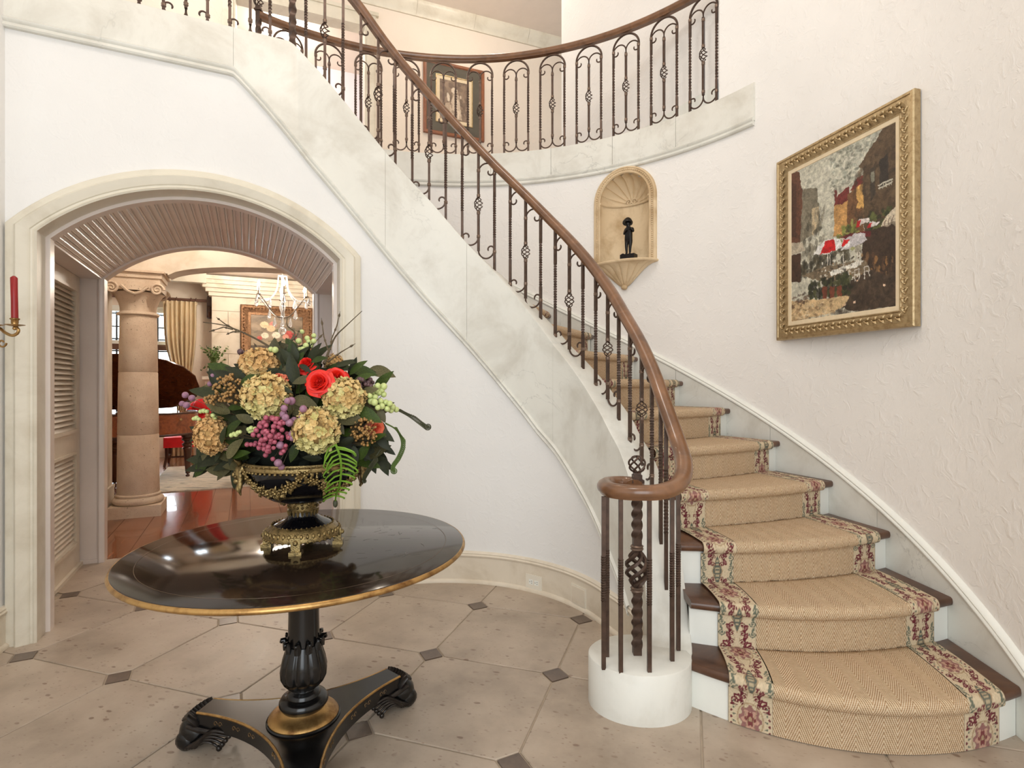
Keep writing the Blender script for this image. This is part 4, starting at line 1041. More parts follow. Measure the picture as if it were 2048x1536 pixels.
    def sm(k,sd):
        g=np.random.default_rng(sd).normal(0,1,(pt.ny//k+3,pt.nx//k+3)); yy=np.arange(pt.ny)/k; xx=np.arange(pt.nx)/k; y0=yy.astype(int); x0=xx.astype(int); fy=(yy-y0)[:,None]; fx=(xx-x0)[None,:]
        return (g[y0][:,x0]*(1-fx)+g[y0][:,x0+1]*fx)*(1-fy)+(g[y0+1][:,x0]*(1-fx)+g[y0+1][:,x0+1]*fx)*fy
    wy=sm(9,1)*1.3+sm(4,2)*.8; wx=sm(9,3)*1.1+sm(4,4)*.7; iy=np.clip(np.arange(pt.ny)[:,None]+wy,0,pt.ny-1).astype(int); ix=np.clip(np.arange(pt.nx)[None,:]+wx,0,pt.nx-1).astype(int)
    a=pt.a[iy,ix]; k=1+.16*sm(5,5)+.12*sm(2,6)+.10*sm(14,7)
    return np.clip(a*k[...,None],0,1)
pa,pb=POL(RO-.024,25.7*D2R,0),POL(RO-.024,3.1*D2R,0)     # left and right ends
ex=(pb-pa).normalized(); en=Vector((ex.y,-ex.x,0)); 
if en.dot(Vector((CX,CY,0))-pa)<0: en=-en
PW=(pb-pa).length; PZ0,PZ1=1.570,2.678
pic=thing('framed_painting','large gilt-framed street cafe painting with red and white umbrella','painting',pa+(pb-pa)*.5+Vector((0,0,PZ0)))
def PP(x,z,o): return pa+ex*x+en*o+Vector((0,0,PZ0+z))
PH=PZ1-PZ0
def frame_sweep(prof,W,Hh,f3,mat,name,parent,smooth=35):
    """mitred frame: prof of (inset, proud)"""
    m=MB(); m.grid([[f3(i,i,p),f3(W-i,i,p),f3(W-i,Hh-i,p),f3(i,Hh-i,p)] for i,p in prof],closev=True); return m.build(name,mat,parent,smooth=smooth)
frame_sweep([(0,-.018),(0,.018),(.005,.024),(.016,.026),(.020,.021),(.026,.023),(.045,.019),(.062,.013),(.074,.008),(.078,.011),(.084,.010),(.084,-.01)],PW,PH,PP,M['frame'],'gilt_frame',pic)
frame_sweep([(.082,.007),(.106,.006),(.108,.004),(.108,-.01)],PW,PH,PP,M['liner'],'liner',pic)
canvas('canvas',[PP(.106,PH-.106,.003),PP(PW-.106,PH-.106,.003),PP(PW-.106,.106,.003),PP(.106,.106,.003)],cafe(),M['canvas'],pic)
# carved acanthus leaves round the frame
q=MB()
for s_ in (-1,1):
    for k in range(3):
        L=.030-.006*k; an=(.5+.35*k)*s_
        pts=[Vector((math.sin(an)*L*t+.002*s_,math.cos(an)*L*t-.012+.010*k,.006*math.sin(math.pi*t)+.002)) for t in (0,.33,.66,1)]; q.tube(pts,[.002,.0055,.0045,.0012],5,cap=False)
q.sph((0,-.012,.004),.006,6,4); leafm=q.mesh('acanthus',M['frame'],smooth=60)
def leafs(x0,z0,x1,z1,n,spin):
    for i in range(n):
        t=(i+.5)/n; p=PP(x0+(x1-x0)*t,z0+(z1-z0)*t,.017); o=bpy.data.objects.new('acanthus_leaf',leafm); col.objects.link(o); o.parent=pic; o.matrix_parent_inverse=pic.matrix_basis.inverted()
        B=Matrix(((ex.x,0,en.x),(ex.y,0,en.y),(ex.z,1,en.z))).to_4x4(); o.matrix_basis=Matrix.Translation(p)@B@Matrix.Rotation(spin,4,'Z')
leafs(.048,.06,.048,PH-.06,22,0); leafs(PW-.048,.06,PW-.048,PH-.06,22,0); leafs(.06,.048,PW-.06,.048,18,-math.pi/2); leafs(.06,PH-.048,PW-.06,PH-.048,18,-math.pi/2)
# ---- framed engraving upstairs
ep=thing('framed_engraving','dark-matted framed engraving on the upper hall wall','picture',AP(-.75,4.45,-.02))
X0,X1=-1.118,-.375; EW=(AP(X1,0)-AP(X0,0)).length
def EP(x,z,o): return AP(X0,4.46)+AD*x-AN*(o+.015)+Vector((0,0,z))
frame_sweep([(0,-.012),(0,.025),(.012,.03),(.03,.026),(.035,.018),(.04,.018),(.04,0)],EW,.92,EP,wood('picture_frame_wood',(110,62,36),(150,92,58),.4),'frame',ep)
frame_sweep([(.038,.012),(.16,.012),(.16,.008)],EW,.92,EP,simple('dark_mat',(92,86,74),.8),'mat',ep)
frame_sweep([(.155,.012),(.158,.018),(.168,.018),(.17,.010)],EW,.92,EP,M['frame'],'gilt_fillet',ep); frame_sweep([(.168,.011),(.21,.011),(.21,.009)],EW,.92,EP,M['liner'],'paper_margin',ep)
pt=Paint(60,80,(140,118,98)); pt.blobs(120,0,1,0,1,.12,.1,[(96,78,64),(130,108,90),(112,92,76),(150,128,108)],.6); pt.poly([(.3,.95),(.4,.5),(.5,.3),(.65,.35),(.75,.95)],(206,186,162),.9,.1); pt.ell(.5,.25,.1,.08,(214,196,172)); pt.blobs(40,.28,.75,.35,.95,.05,.08,[(226,208,184),(176,154,130),(150,128,108)],.7); pt.poly([(.15,.95),(.2,.6),(.35,.55),(.4,.95)],(190,168,144),.8,.1)
canvas('print',[EP(.205,.715,.010),EP(EW-.205,.715,.010),EP(EW-.205,.205,.010),EP(.205,.205,.010)],pt.a,M['print'],ep)
# ---- outlet and floor-level cover plate on the curved baseboard
def on_wall(px,off):
    i=min(range(11,NP_),key=lambda i:abs(1024+F*path[i].x/path[i].y-px)); return path[i]-norms[i]*off,norms[i]
def plate(name,label,px,py0,py1,wd,cat_):
    p,n=on_wall(px,.016); d=p.y; z0=H-(py1-768)*d/F; z1=H-(py0-768)*d/F; t=Vector((-n.y,n.x,0)); th=thing(name,label,cat_,Vector((p.x,p.y,z0)))
    R=Matrix(((t.x,n.x,0),(t.y,n.y,0),(0,0,1)))
    m=MB(); m.box(Vector((p.x,p.y,(z0+z1)/2))-n*.003,(wd,.007,z1-z0),R); o=m.build('plate',M['plastic'],th,smooth=0); return th,p,n,t,R,(z0+z1)/2,z1-z0
th,p,n,t,R,zc,hh=plate('wall_outlet','ivory duplex outlet set sideways in the baseboard',1072,1150,1179,.118,'outlet')
for s_ in (-1,1):
    m=MB(); m.box(up(p,zc)-n*.0065+t*(s_*.02),(.03,.003,.03),R); m.build('socket',M['white'],th,smooth=0)
    m=MB()
    for dx,dz in ((-.006,.006),(-.006,-.006),(.008,0)): m.box(up(p,zc+dz)-n*.0082+t*(s_*.02+dx),(.005,.002,.003),R)
    m.build('slots',M['dark'],th,smooth=0)
th,p,n,t,R,zc,hh=plate('blank_cover_plate','blank cream cover plate in the baseboard near the plinth',1163,1172,1212,.13,'cover plate')
m=MB(); m.box(up(p,zc)-n*.008,(.112,.004,hh-.02),R); m.build('panel',M['base'],th,smooth=0)
# ================================================================ CENTRE TABLE
TC=Vector((-.725,1.93,0)); TZ=.741
tab=thing('pedestal_table','round black lacquer pedestal table with gilt rim and paw feet','table',TC)
m=MB(); m.lathe([(0,TZ),(.549,TZ),(.552,TZ-.002),(.552,TZ-.019),(0,TZ-.019)],96,TC); m.build('table_top',M['lacquer'],tab,smooth=40)
m=MB(); m.lathe([(.5515,TZ-.0015),(.553,TZ-.001),(.556,TZ-.003),(.559,TZ-.007),(.560,TZ-.010),(.5585,TZ-.014),(.554,TZ-.018),(.545,TZ-.020),(.530,TZ-.021),(.52,TZ-.020)],96,TC); m.build('gilt_rim',M['gold'],tab,smooth=60)
m=MB(); m.lathe([(.490,TZ+.0004),(.4914,TZ+.0004)],96,TC); m.build('gilt_line',simple('faded_line',(92,70,46),.4,.2),tab,smooth=0)
# faint painted pagoda-and-branch scenes on the lacquer
m=MB(); r_=random.Random(5)
for (cx,cy,sx,sy) in ((.27,.03,.16,.20),(.12,.30,.16,.09)):
    for _ in range(26):
        x=cx+r_.uniform(-1,1)*sx; y=cy+r_.uniform(-1,1)*sy; a=r_.uniform(-.5,.5)+(.2 if r_.random()<.7 else 1.5); L=r_.uniform(.01,.05); pts=[]
        for k in range(6): pts.append(TC+Vector((x,y,TZ+.0006))); x+=math.cos(a)*L/5; y+=math.sin(a)*L/5; a+=r_.uniform(-.5,.5)
        for p,q in zip(pts[:-1],pts[1:]):
            n=(q-p).cross(Vector((0,0,1))).normalized()*r_.uniform(.0006,.0013); m.add([p-n,q-n,q+n,p+n],[(0,1,2,3)])
o=m.build('painted_scene',simple('faded_gilt_paint',(60,46,34),.10,0,var=.3,scale=25),tab,smooth=0); o['kind']='stuff'
m=MB(); n=60
pr=[(0,.70),(.06,.70),(.060,.66),(.052,.64),(.0505,.50),(.0525,.40),(.056,.375)]
m.lathe(pr,32,TC); m.build('column',M['ebony'],tab,smooth=60)
m=MB(); rows=[]
pr=[(.054,.40),(.057,.39),(.062,.372),(.070,.345),(.0755,.315),(.074,.290),(.064,.268),(.050,.252),(.040,.246)]
for i in range(120):
    a=2*math.pi*i/120; row=[]
    for r,z in pr:
        k=1+.05*abs(math.cos(a*5))-.045*(abs(math.sin(a*5))>.93); row.append(TC+Vector((r*k*math.cos(a),r*k*math.sin(a),z)))
    rows.append(row)
m.grid(rows,closeu=True); m.build('lotus_bulb',M['ebony'],tab,smooth=40)
for i in range(10):
    a=2*math.pi*(i+.5)/10; e=Vector((math.cos(a),math.sin(a),0)); m=MB()
    pts=[TC+e*r+Vector((0,0,z)) for r,z in ((.056,.385),(.058,.405),(.064,.420),(.072,.420),(.074,.412),(.070,.408))]; m.tube(pts,[.013,.012,.009,.006,.005,.003],6); m.build('leaf_tip',M['ebony'],tab,smooth=60)
m=MB(); m.lathe([(.038,.262),(.036,.248),(.040,.240),(.050,.236),(.054,.230),(.056,.222),(.074,.216),(.081,.204),(.081,.194),(.074,.184),(.070,.178),(.0,.178)],40,TC); m.build('turned_ring',M['ebony'],tab,smooth=50)
m=MB(); m.lathe([(.068,.183),(.074,.178),(.080,.172),(.092,.168),(.104,.164),(.112,.158),(.1165,.152),(.115,.146),(.0,.146)],48,TC); m.build('gilt_collar',M['gold'],tab,smooth=50)
m=MB(); m.lathe([(.118,.150),(.122,.146),(.120,.141),(0,.141)],48,TC); m.build('collar_foot',M['ebony'],tab,smooth=50)
BZ0,BZ1=.082,.143
arms=[50,170,290]; outl=[]; conc=[]
for i,aa in enumerate(arms):
    a=aa*D2R; e=Vector((math.cos(a),math.sin(a),0)); t=Vector((-e.y,e.x,0)); p0=e*.385-t*.043; p1=e*.385+t*.043; outl+=[p0,p1]
    b=arms[(i+1)%3]*D2R+(2*math.pi if i==2 else 0); e2=Vector((math.cos(b),math.sin(b),0)); t2=Vector((-e2.y,e2.x,0)); q=e2*.385-t2*.043; mid=(a+b)/2; c=Vector((math.cos(mid),math.sin(mid),0))*.052
    cv=[p1*(1-s)**2+c*2*s*(1-s)+q*s*s for s in [k/16 for k in range(17)]]; conc.append(cv); outl+=cv[1:-1]
m=MB(); m.poly([TC+p+Vector((0,0,BZ1)) for p in outl],(0,0,BZ0-BZ1)); m.build('tripod_base',M['ebony'],tab,smooth=30)
m=MB(); m.poly([TC+p*1.0+Vector((0,0,BZ1+.0005)) for p in outl],(0,0,-.001)); 
for cv in conc:
    m=MB(); m.tube([TC+p+Vector((0,0,BZ1-.003)) for p in cv],.0048,6); m.build('gilt_edge',M['gold'],tab,smooth=60)
# scroll painting on the sides
m=MB()
for cv in conc:
    for k in (2,4,6,10,12,14):
        p=TC+cv[k]; e=(cv[k]-cv[k-1]).normalized(); n=Vector((e.y,-e.x,0)); 
        if n.dot(cv[8]-Vector((0,0,0)))<0: n=-n
        for q in range(2):
            pts=[p+n*.0008+e*((q-.5)*.02+.009*(1-s/9)*math.cos(s*.8))+Vector((0,0,.112+.011*(1-s/10)*math.sin(s*.8))) for s in range(9)]; m.tube(pts,.0011,4,cap=False)
o=m.build('painted_scroll',simple('dull_gilt',(120,92,58),.4,.3,var=.3,scale=30),tab,smooth=60); o['kind']='stuff'
# paw feet
def paw():
    m=MB(); m.sph((.044,0,.056),.060,16,10,sq=(1.05,.95,.92))
    for k,y in enumerate((-.042,-.015,.015,.042)): m.sph((.080-.012*abs(k-1.5),y,.034),.032,10,7,sq=(1.15,.62,1.05))
    return m
def acanth():
    m=MB()
    for sd in (-1,1):
        for k in range(5):
            L=.085+.022*k; h=.030+.011*k
            pts=[(.055-.012*k,sd*(.050+.003*k),.016+.004*k),(.020-.014*k,sd*(.056),.030+.012*k),(-.020-.012*k,sd*.054,h+.018),(-.055-.012*k,sd*.048,h+.012),(-.075-.013*k,sd*.044,h-.004+.004*k)]
            m.tube(cat([Vector(q) for q in pts],4),[.0085-.0003*q for q in range(17)],6)
            m.sph(pts[-1],.0105-.0008*k,8,5)
        m.tube([(.05,sd*.046,.090),(.0,sd*.050,.084),(-.06,sd*.046,.080),(-.12,sd*.040,.078)],[.008,.010,.008,.004],6)
    for k in range(9):
        a=(k-4)*.30; m.tube([(.010,.03*math.sin(a),.06),(.014+.012*math.cos(a),.046*math.sin(a),.104),(.032+.020*math.cos(a),.058*math.sin(a),.130),(.052+.020*math.cos(a),.060*math.sin(a),.116)],[.013,.014,.011,.004],6)
    return m
pm_,am_=paw().mesh('paw',M['ebony'],smooth=60),acanth().mesh('acanthus',simple('ebonised_carving',(38,32,28),.3,.35,var=.5,scale=50),smooth=60)
for aa in arms:
    a=aa*D2R; e=Vector((math.cos(a),math.sin(a),0))
    for nm,me in (('paw_foot',pm_),('foot_acanthus',am_)):
        o=bpy.data.objects.new(nm,me); col.objects.link(o); o.parent=tab; o.matrix_basis=Matrix.Translation(e*.372)@Matrix.Rotation(a,4,'Z')
# ================================================================ URN
UC=TC+Vector((-.003,0,TZ))
urn=thing('footed_urn','black porcelain urn with bronze garlands and mask handles on the table','urn',UC)
def ul(prof,n=48,**k): m=MB(); m.lathe(prof,n,UC,**k); return m
ul([(.100,.073),(.094,.078),(.078,.085),(.060,.094),(.050,.102),(.046,.110),(.0445,.120),(.044,.15),(0,.15),(0,.07),(.1,.07)]).build('foot_dome',M['porc'],urn,smooth=50)
ul([(0,.152),(.055,.152),(.070,.154),(.105,.166),(.138,.188),(.162,.216),(.177,.248),(.183,.276),(.183,.296),(.174,.298),(.165,.286),(.13,.264),(0,.26)]).build('bowl',M['porc'],urn,smooth=60)
ul([(.098,.078),(.104,.076),(.110,.070),(.118,.062),(.124,.052),(.126,.044),(.126,.038),(.120,.034),(.0,.034),(0,.073),(.098,.073)]).build('base_ring',M['bronze'],urn,smooth=40)
m=MB()
for i in range(40):
    a=2*math.pi*i/40; m.sph(UC+Vector((.1265*math.cos(a),.1265*math.sin(a),.037)),.0042,5,4)
    m.sph(UC+Vector((.101*math.cos(a),.101*math.sin(a),.079)),.003,5,4)
    m.sph(UC+Vector((.1205*math.cos(a),.1205*math.sin(a),.055)),.008,6,4,sq=(.8,.8,1.2))
o=m.build('beading',M['bronze'],urn,smooth=60); o['kind']='stuff'
for a in (20,110,200,290):
    a=(a-10)*D2R; R=Matrix.Rotation(a,3,'Z'); m=MB(); e=Vector((math.cos(a),math.sin(a),0))
    m.box(UC+e*.118+Vector((0,0,.006)),(.034,.040,.012),R); m.box(UC+e*.117+Vector((0,0,.018)),(.024,.028,.014),R); m.box(UC+e*.118+Vector((0,0,.040)),(.022,.030,.032),R); m.sph(UC+e*.130+Vector((0,0,.040)),.009,8,5); m.build('bracket_foot',M['bronze'],urn,smooth=30)
ul([(.0445,.150),(.047,.148),(.0475,.122),(.0465,.120)]).build('neck_cuff',M['bronze'],urn,smooth=40)
m=MB()
for i in range(20):
    a=2*math.pi*i/20; e=Vector((math.cos(a),math.sin(a),0)); m.tube([UC+e*.047+Vector((0,0,.126)),UC+e*.0465+Vector((0,0,.112)),UC+e*.0475+Vector((0,0,.104))],[.006,.004,.001],5); m.sph(UC+e*.0485+Vector((0,0,.136)),.0045,5,4)
    m.sph(UC+Vector((.071*math.cos(a),.071*math.sin(a),.153)),.006,5,4)
o=m.build('cuff_leaves',M['bronze'],urn,smooth=60); o['kind']='stuff'
ul([(.181,.300),(.187,.299),(.189,.294),(.1865,.288),(.189,.282),(.1875,.276),(.184,.274)]).build('rim_band',M['bronze'],urn,smooth=40)
m=MB()
for i in range(64):
    a=2*math.pi*i/64; m.sph(UC+Vector((.1885*math.cos(a),.1885*math.sin(a),.2915)),.0036,5,4); m.sph(UC+Vector((.1855*math.cos(a),.1855*math.sin(a),.272)),.0065,6,4,sq=(.9,.9,.8))
o=m.build('rim_beading',M['bronze'],urn,smooth=60); o['kind']='stuff'
def bowl_r(z): return float(np.interp(z,[.154,.166,.188,.216,.248,.276,.296],[.07,.105,.138,.162,.177,.183,.183]))
HD=[205,25]     # handle azimuths
def garland(a0,a1):
    m=MB(); rr=random.Random(int(a0)); N=15
    for i in range(N):
        t=i/(N-1); a=(a0+(a1-a0)*t)*D2R; z=.268-.062*math.sin(math.pi*t)+rr.uniform(-.004,.004); r=bowl_r(z)+.006; c=UC+Vector((r*math.cos(a),r*math.sin(a),z)); e=Vector((math.cos(a),math.sin(a),-.3)).normalized(); x=e.orthogonal().normalized(); y=e.cross(x)
        for k in range(5):
            b=2*math.pi*k/5; m.sph(c+(x*math.cos(b)+y*math.sin(b))*.0085,.0056,6,4)
        m.sph(c+e*.004,.006,6,4)
        for k in range(3):
            b=rr.uniform(0,6.3); d=(x*math.cos(b)+y*math.sin(b)); m.tube([c+d*.008,c+d*.018+e*.003,c+d*.027],[.003,.0055,.001],5,cap=False)
    return m
for k,(a0,a1) in enumerate(((218,292),(292,372),(38,115),(115,192))): garland(a0,a1).build('garland',M['bronze'],urn,smooth=60)
for az in HD:
    a=az*D2R; e=Vector((math.cos(a),math.sin(a),0)); t=Vector((-e.y,e.x,0)); c=UC+e*.192+Vector((0,0,.262)); m=MB()
    m.sph(c,.026,10,8,sq=(.95,.95,1.25)); m.sph(c+e*.024+Vector((0,0,-.004)),.007,6,5,sq=(1,1,1.5)); m.sph(c+e*.014+Vector((0,0,-.026)),.012,8,6)
    for s_ in (-1,1):
        m.sph(c+e*.020+t*(s_*.010)+Vector((0,0,.006)),.0055,6,4); m.sph(c+e*.018+t*(s_*.011)+Vector((0,0,-.010)),.007,6,4)
        for k in range(4): m.tube([c+t*(s_*.016)+Vector((0,0,.02-.004*k)),c+t*(s_*(.03+.004*k))+e*.004+Vector((0,0,.004-.014*k)),c+t*(s_*(.024+.002*k))+e*.006+Vector((0,0,-.026-.012*k))],[.009,.008,.002],6)
    for k in range(5): b=(k-2)*.5; m.tube([c+Vector((0,0,.02)),c+e*.012+t*(.02*math.sin(b))+Vector((0,0,.042)),c+e*.022+t*(.03*math.sin(b))+Vector((0,0,.048))],[.010,.009,.003],6)
    for k in range(3): b=(k-1)*.5; m.tube([c+e*.006+Vector((0,0,-.03)),c+e*.010+t*(.014*math.sin(b))+Vector((0,0,-.052)),c+e*.002+t*(.018*math.sin(b))+Vector((0,0,-.074))],[.007,.010,.002],6)
    m.build('mask_handle',M['bronze'],urn,smooth=60)
# ================================================================ FLOWERS
FC=(590,835)
def fl_d(px,py):
    rx=(px-FC[0])/215.; ry=(py-FC[1])/170.; q=max(0,1-rx*rx-ry*ry); return 1.93-.20*math.sqrt(q)
def FP(px,py,back=0.): return P(px,py,fl_d(px,py)+back)
ORG=UC+Vector((0,0,.32))
FMAT={}
FMAT['hyd']=None
def petalmat(name,a,b,trans=.15,rough=.7):
    t=NT(name); v=t.coord('Object'); g=t.noise(v,26,4,.6); m=t.set(t.ramp(g,[(.3,lin(a)),(.7,lin(b))]),rough); t.b.inputs['Subsurface Weight'].default_value=0; return m
MH=petalmat('hydrangea_petal',(190,152,90),(226,200,140)); MHG=petalmat('hydrangea_green',(186,172,104),(216,206,146)); MHT=petalmat('hydrangea_tan',(190,142,84),(218,180,122))
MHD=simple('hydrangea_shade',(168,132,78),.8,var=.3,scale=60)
MR=petalmat('red_rose_petal',(204,20,12),(236,44,26),.2,.5); MCO=petalmat('coral_rose_petal',(222,92,62),(246,140,104),.2,.6)
def leafmat(name,a,b): 
    t=NT(name); v=t.coord('Object'); oi=t.n('ShaderNodeObjectInfo'); g=t.noise(v,20,3); c=t.ramp(g,[(.3,lin(a)),(.7,lin(b))]); hs=t.n('ShaderNodeHueSaturation'); t.L(c,hs.inputs['Color']); t.L(t.math('ADD',.7,t.math('MULTIPLY',oi.outputs['Random'],.6)),hs.inputs['Value']); return t.set(hs.outputs[0],.55,Specular_IOR_Level=.25)
ML=[leafmat('green_leaf',(34,46,14),(62,78,26)),leafmat('olive_leaf',(64,60,36),(92,86,56)),leafmat('dark_leaf',(28,32,16),(46,50,26))]
MST=simple('stem_brown',(82,68,46),.7,var=.2,scale=30); MSTG=simple('stem_green',(92,112,48),.6,var=.15,scale=30)
def petal(m,c,n,t,w,l,curl,mi=0,cup=.3,rows=3,cols=3):
    """petal patch from base c along t, normal n"""
    s=n.cross(t).normalized(); R=[]
    for i in range(rows+1):
        a=i/rows; ww=w*math.sin(math.pi*(.12+.76*a))*1.05; pos=c+t*(l*a)+n*(curl*l*a*a)
        R.append([pos+s*(ww*(2*j/cols-1))+n*(cup*w*((2*j/cols-1)**2)) for j in range(cols+1)])
    m.grid(R,m=mi)
def hydrangea(label,px,py,rp,mats,back=0.,sq=1.):
    c=FP(px,py,back+.01); r=rp*fl_d(px,py)/F; th=thing('hydrangea',label,'flower',c,group='hydrangea heads in the urn arrangement')
    rr=random.Random(int(px*7+py)); m=MB(); N=int(380*(r/.075)**1.2)+80
    for i in range(N):
        z=1-2*(i+.5)/N; a=i*2.39996; e=Vector((math.sqrt(1-z*z)*math.cos(a),math.sqrt(1-z*z)*math.sin(a),z)); 
        e=(e+Vector((rr.uniform(-.15,.15),rr.uniform(-.15,.15),rr.uniform(-.15,.15)))).normalized(); k=r*rr.uniform(.84,1.03); p=c+Vector((e.x*k,e.y*k,e.z*k*sq)); x=e.orthogonal().normalized(); x=Matrix.Rotation(rr.uniform(0,6.28),3,e)@x; y=e.cross(x); sz=r*rr.uniform(.14,.20)
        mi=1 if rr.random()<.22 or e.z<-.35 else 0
        for q in range(4):
            b=math.pi/2*q; t=(x*math.cos(b)+y*math.sin(b)); petal(m,p,e,(t+e*rr.uniform(.1,.7)).normalized(),sz*.55,sz*1.05,rr.uniform(-.3,.4),mi,.35,2,2)
    m.build('petals',[mats[0],mats[1]],th,smooth=0)
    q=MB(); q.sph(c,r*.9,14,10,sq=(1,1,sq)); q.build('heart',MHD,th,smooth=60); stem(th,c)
def stem(th,c,r=.003,mat=None):
    d=ORG-c; q=MB(); q.tube([c+d*.05,c+d*.5+Vector((0,.02,.01)),c+d*.92],r,6); q.build('stem',mat or MSTG,th,smooth=60)
hydrangea('tan hydrangea head at the upper left of the arrangement',520,730,38,(MHT,MH),.05,.8)
hydrangea('largest cream hydrangea head left of the red roses',533,793,44,(MH,MHG))
hydrangea('cream hydrangea head below the red roses on the right',688,797,39,(MH,MHG))
hydrangea('cream hydrangea head at front centre above the urn',632,861,43,(MH,MHG),-.02)
hydrangea('tan hydrangea head at the far left near the piano leg',424,870,31,(MHT,MHT),0,1.2)
hydrangea('small tan hydrangea head behind the red roses',668,728,20,(MHT,MH),.14)
def rose(label,px,py,rp,mat,tilt=(0,-1,.45),back=0.):
    c=FP(px,py,back); r=rp*fl_d(px,py)/F; n=Vector(tilt).normalized(); x=n.orthogonal().normalized(); y=n.cross(x)
    th=thing('rose',label,'flower',c,group='roses in the urn arrangement'); rr=random.Random(int(px+py))
    q=MB(); q.sph(c-n*r*.25,r*.34,10,8); q.build('bud',mat,th,smooth=60)
    NPt=24
    for i in range(NPt):
        f=i/(NPt-1); rad=.10+.62*f**.85; h=.62-.80*f**1.6; op=.04+.42*f**2; a=i*2.39996+rr.uniform(-.1,.1); half=(1.25-.55*f)
        R=[]; nr,ncc=6,8
        for q_ in range(nr+1):
            t=q_/nr; row=[]
            for jj in range(ncc+1):
                u=2*jj/ncc-1; aa=a+u*half; lip=max(0,t-.7)/.3; rr_=rad*(.30+.70*t**.7)+op*lip*.55+.02*math.sin(u*5+i)*t; hgt=-.5+(h+.5)*t-.16*u*u*t-.16*lip*lip*(.4+f)
                row.append(c+(x*math.cos(aa)+y*math.sin(aa))*(rr_*r)+n*(hgt*r*.85))
            R.append(row)
        m=MB(); m.grid(R); m.build('petal',mat,th,smooth=80)
    stem(th,c)
rose('upper red rose behind the other two red roses',613,728,27,MR,(-.1,-.8,.75),.02)
rose('largest red rose at the front of the three',636,764,33,MR,(-.05,-1,.3),-.03)
rose('right red rose partly behind the largest one',673,753,28,MR,(.3,-.9,.5),.01)
rose('coral rose tucked above the largest cream hydrangea',556,756,20,MCO,(-.1,-.8,.9),.02)
rose('coral rose at the right edge of the arrangement',753,857,23,MCO,(.7,-.8,0),.02)
mo=thing('filler_mound','dark moss mound packed in the urn under the flowers','moss',UC+Vector((0,0,.24)))  # dark filler added to stand for the shaded interior of the arrangement
m=MB(); rr=random.Random(2)
m.sph(UC+Vector((-.01,.03,.40)),.19,24,14,sq=(1.05,.75,.95))
for i in range(260):
    d=Vector((rr.gauss(0,1),rr.gauss(0,1),rr.gauss(0,1))).normalized(); q=UC+Vector((-.01+d.x*.205,.03+d.y*.15,.40+d.z*.185)); t=(d+Vector((rr.uniform(-.6,.6),rr.uniform(-.6,.6),rr.uniform(-.6,.6)))).normalized(); petal(m,q,t.orthogonal().normalized(),t,.018,.06,.2,0,.2,2,2)
o=m.build('moss',simple('dark_filler',(20,26,14),.9,var=.3,scale=40),mo,smooth=0); o['kind']='stuff'
# berries
MBG=simple('green_berry',(190,200,130),.4,var=.12,scale=60); MBP=simple('pink_berry',(166,82,98),.5,var=.45,scale=120); MBL=simple('lavender_berry',(150,108,128),.5,var=.2,scale=90); MBB=simple('tan_berry',(150,112,62),.5,var=.35,scale=90); MBD=simple('dusky_berry',(88,62,64),.5,var=.3,scale=80)
q=MB(); q.sph((0,0,0),1,10,7); SPH={k:None for k in()}
def berrymesh(mat,r):
    q=MB(); q.sph((0,0,0),r,9,6); q.sph((0,-r*.93,0),r*.18,5,4); return q.mesh('berry',mat,smooth=60)
def berries(label,cat_,pts,mat,rp,seed=1,spread=0.,n=0,stemm=None,group='berry sprays in the urn arrangement',box=None,back=0.):
    rr=random.Random(seed); c=FP(*pts[0],back); th=thing('berry_spray',label,cat_,c,group=group); me=berrymesh(mat,rp*1.75e-3); P3=[FP(x,y,back+rr.uniform(-.02,.02)) for x,y in pts]
    if box:
        x0,y0,rx,ry=box
        for _ in range(n):
            while True:
                a,b=rr.uniform(-1,1),rr.uniform(-1,1)
                if a*a+b*b<1: break
            P3.append(FP(x0+a*rx,y0+b*ry,back+rr.uniform(-.03,.012)-.02*(1-a*a-b*b)))
    ctr=sum(P3,Vector((0,0,0)))/len(P3); root=ctr+(ORG-ctr)*.35
    m=MB()
    for p in P3:
        o=bpy.data.objects.new('berry',me); col.objects.link(o); o.parent=th; o.matrix_parent_inverse=th.matrix_basis.inverted(); o.matrix_basis=Matrix.Translation(p)@Matrix.Rotation(rr.uniform(-.8,.8),4,'X')@Matrix.Rotation(rr.uniform(-.8,.8),4,'Z')@Matrix.Scale(rr.uniform(.85,1.12),4)
        m.tube([p,p+(root-p)*.5+Vector((0,0,-.004)),root],.0009,4,cap=False)
    m.build('stems',stemm or MST,th,smooth=60)
cp=lambda L:[(360+.2637*x,620+.2637*y) for x,y in L]
berries('pale green berry spray at the right shoulder of the arrangement','berries',cp([(1410,630),(1455,590),(1500,575),(1545,580),(1460,620),(1505,625),(1545,640),(1480,660),(1520,690),(1450,690),(1560,700),(1590,710),(1530,730),(1570,750),(1610,735),(1640,755),(1600,760),(1490,610),(1530,605),(1440,650),(1475,700),(1500,740)]),MBG,6.2,2)
berries('pale green berries standing above the red roses','berries',cp([(900,235),(925,165),(965,215),(975,240),(1015,195),(1015,235),(955,270),(990,270),(930,300),(910,300)]),MBG,5.5,3,back=.05)
berries('pair of green berries over the upper-left hydrangea','berries',cp([(690,298),(722,303)]),MBG,6,4,back=.03)
berries('green buds along the left edge above the tan hydrangea','berries',cp([(155,770),(180,765),(205,770),(125,820),(145,830),(105,825),(250,800),(265,815),(275,830)]),MBG,4.6,5)
berries('green bud sprig at the front left of the pink berries','berries',cp([(390,950),(410,940),(425,945),(440,930),(455,925),(520,905),(540,895),(555,915),(570,900),(530,920)]),MBG,4.2,6,back=-.03)
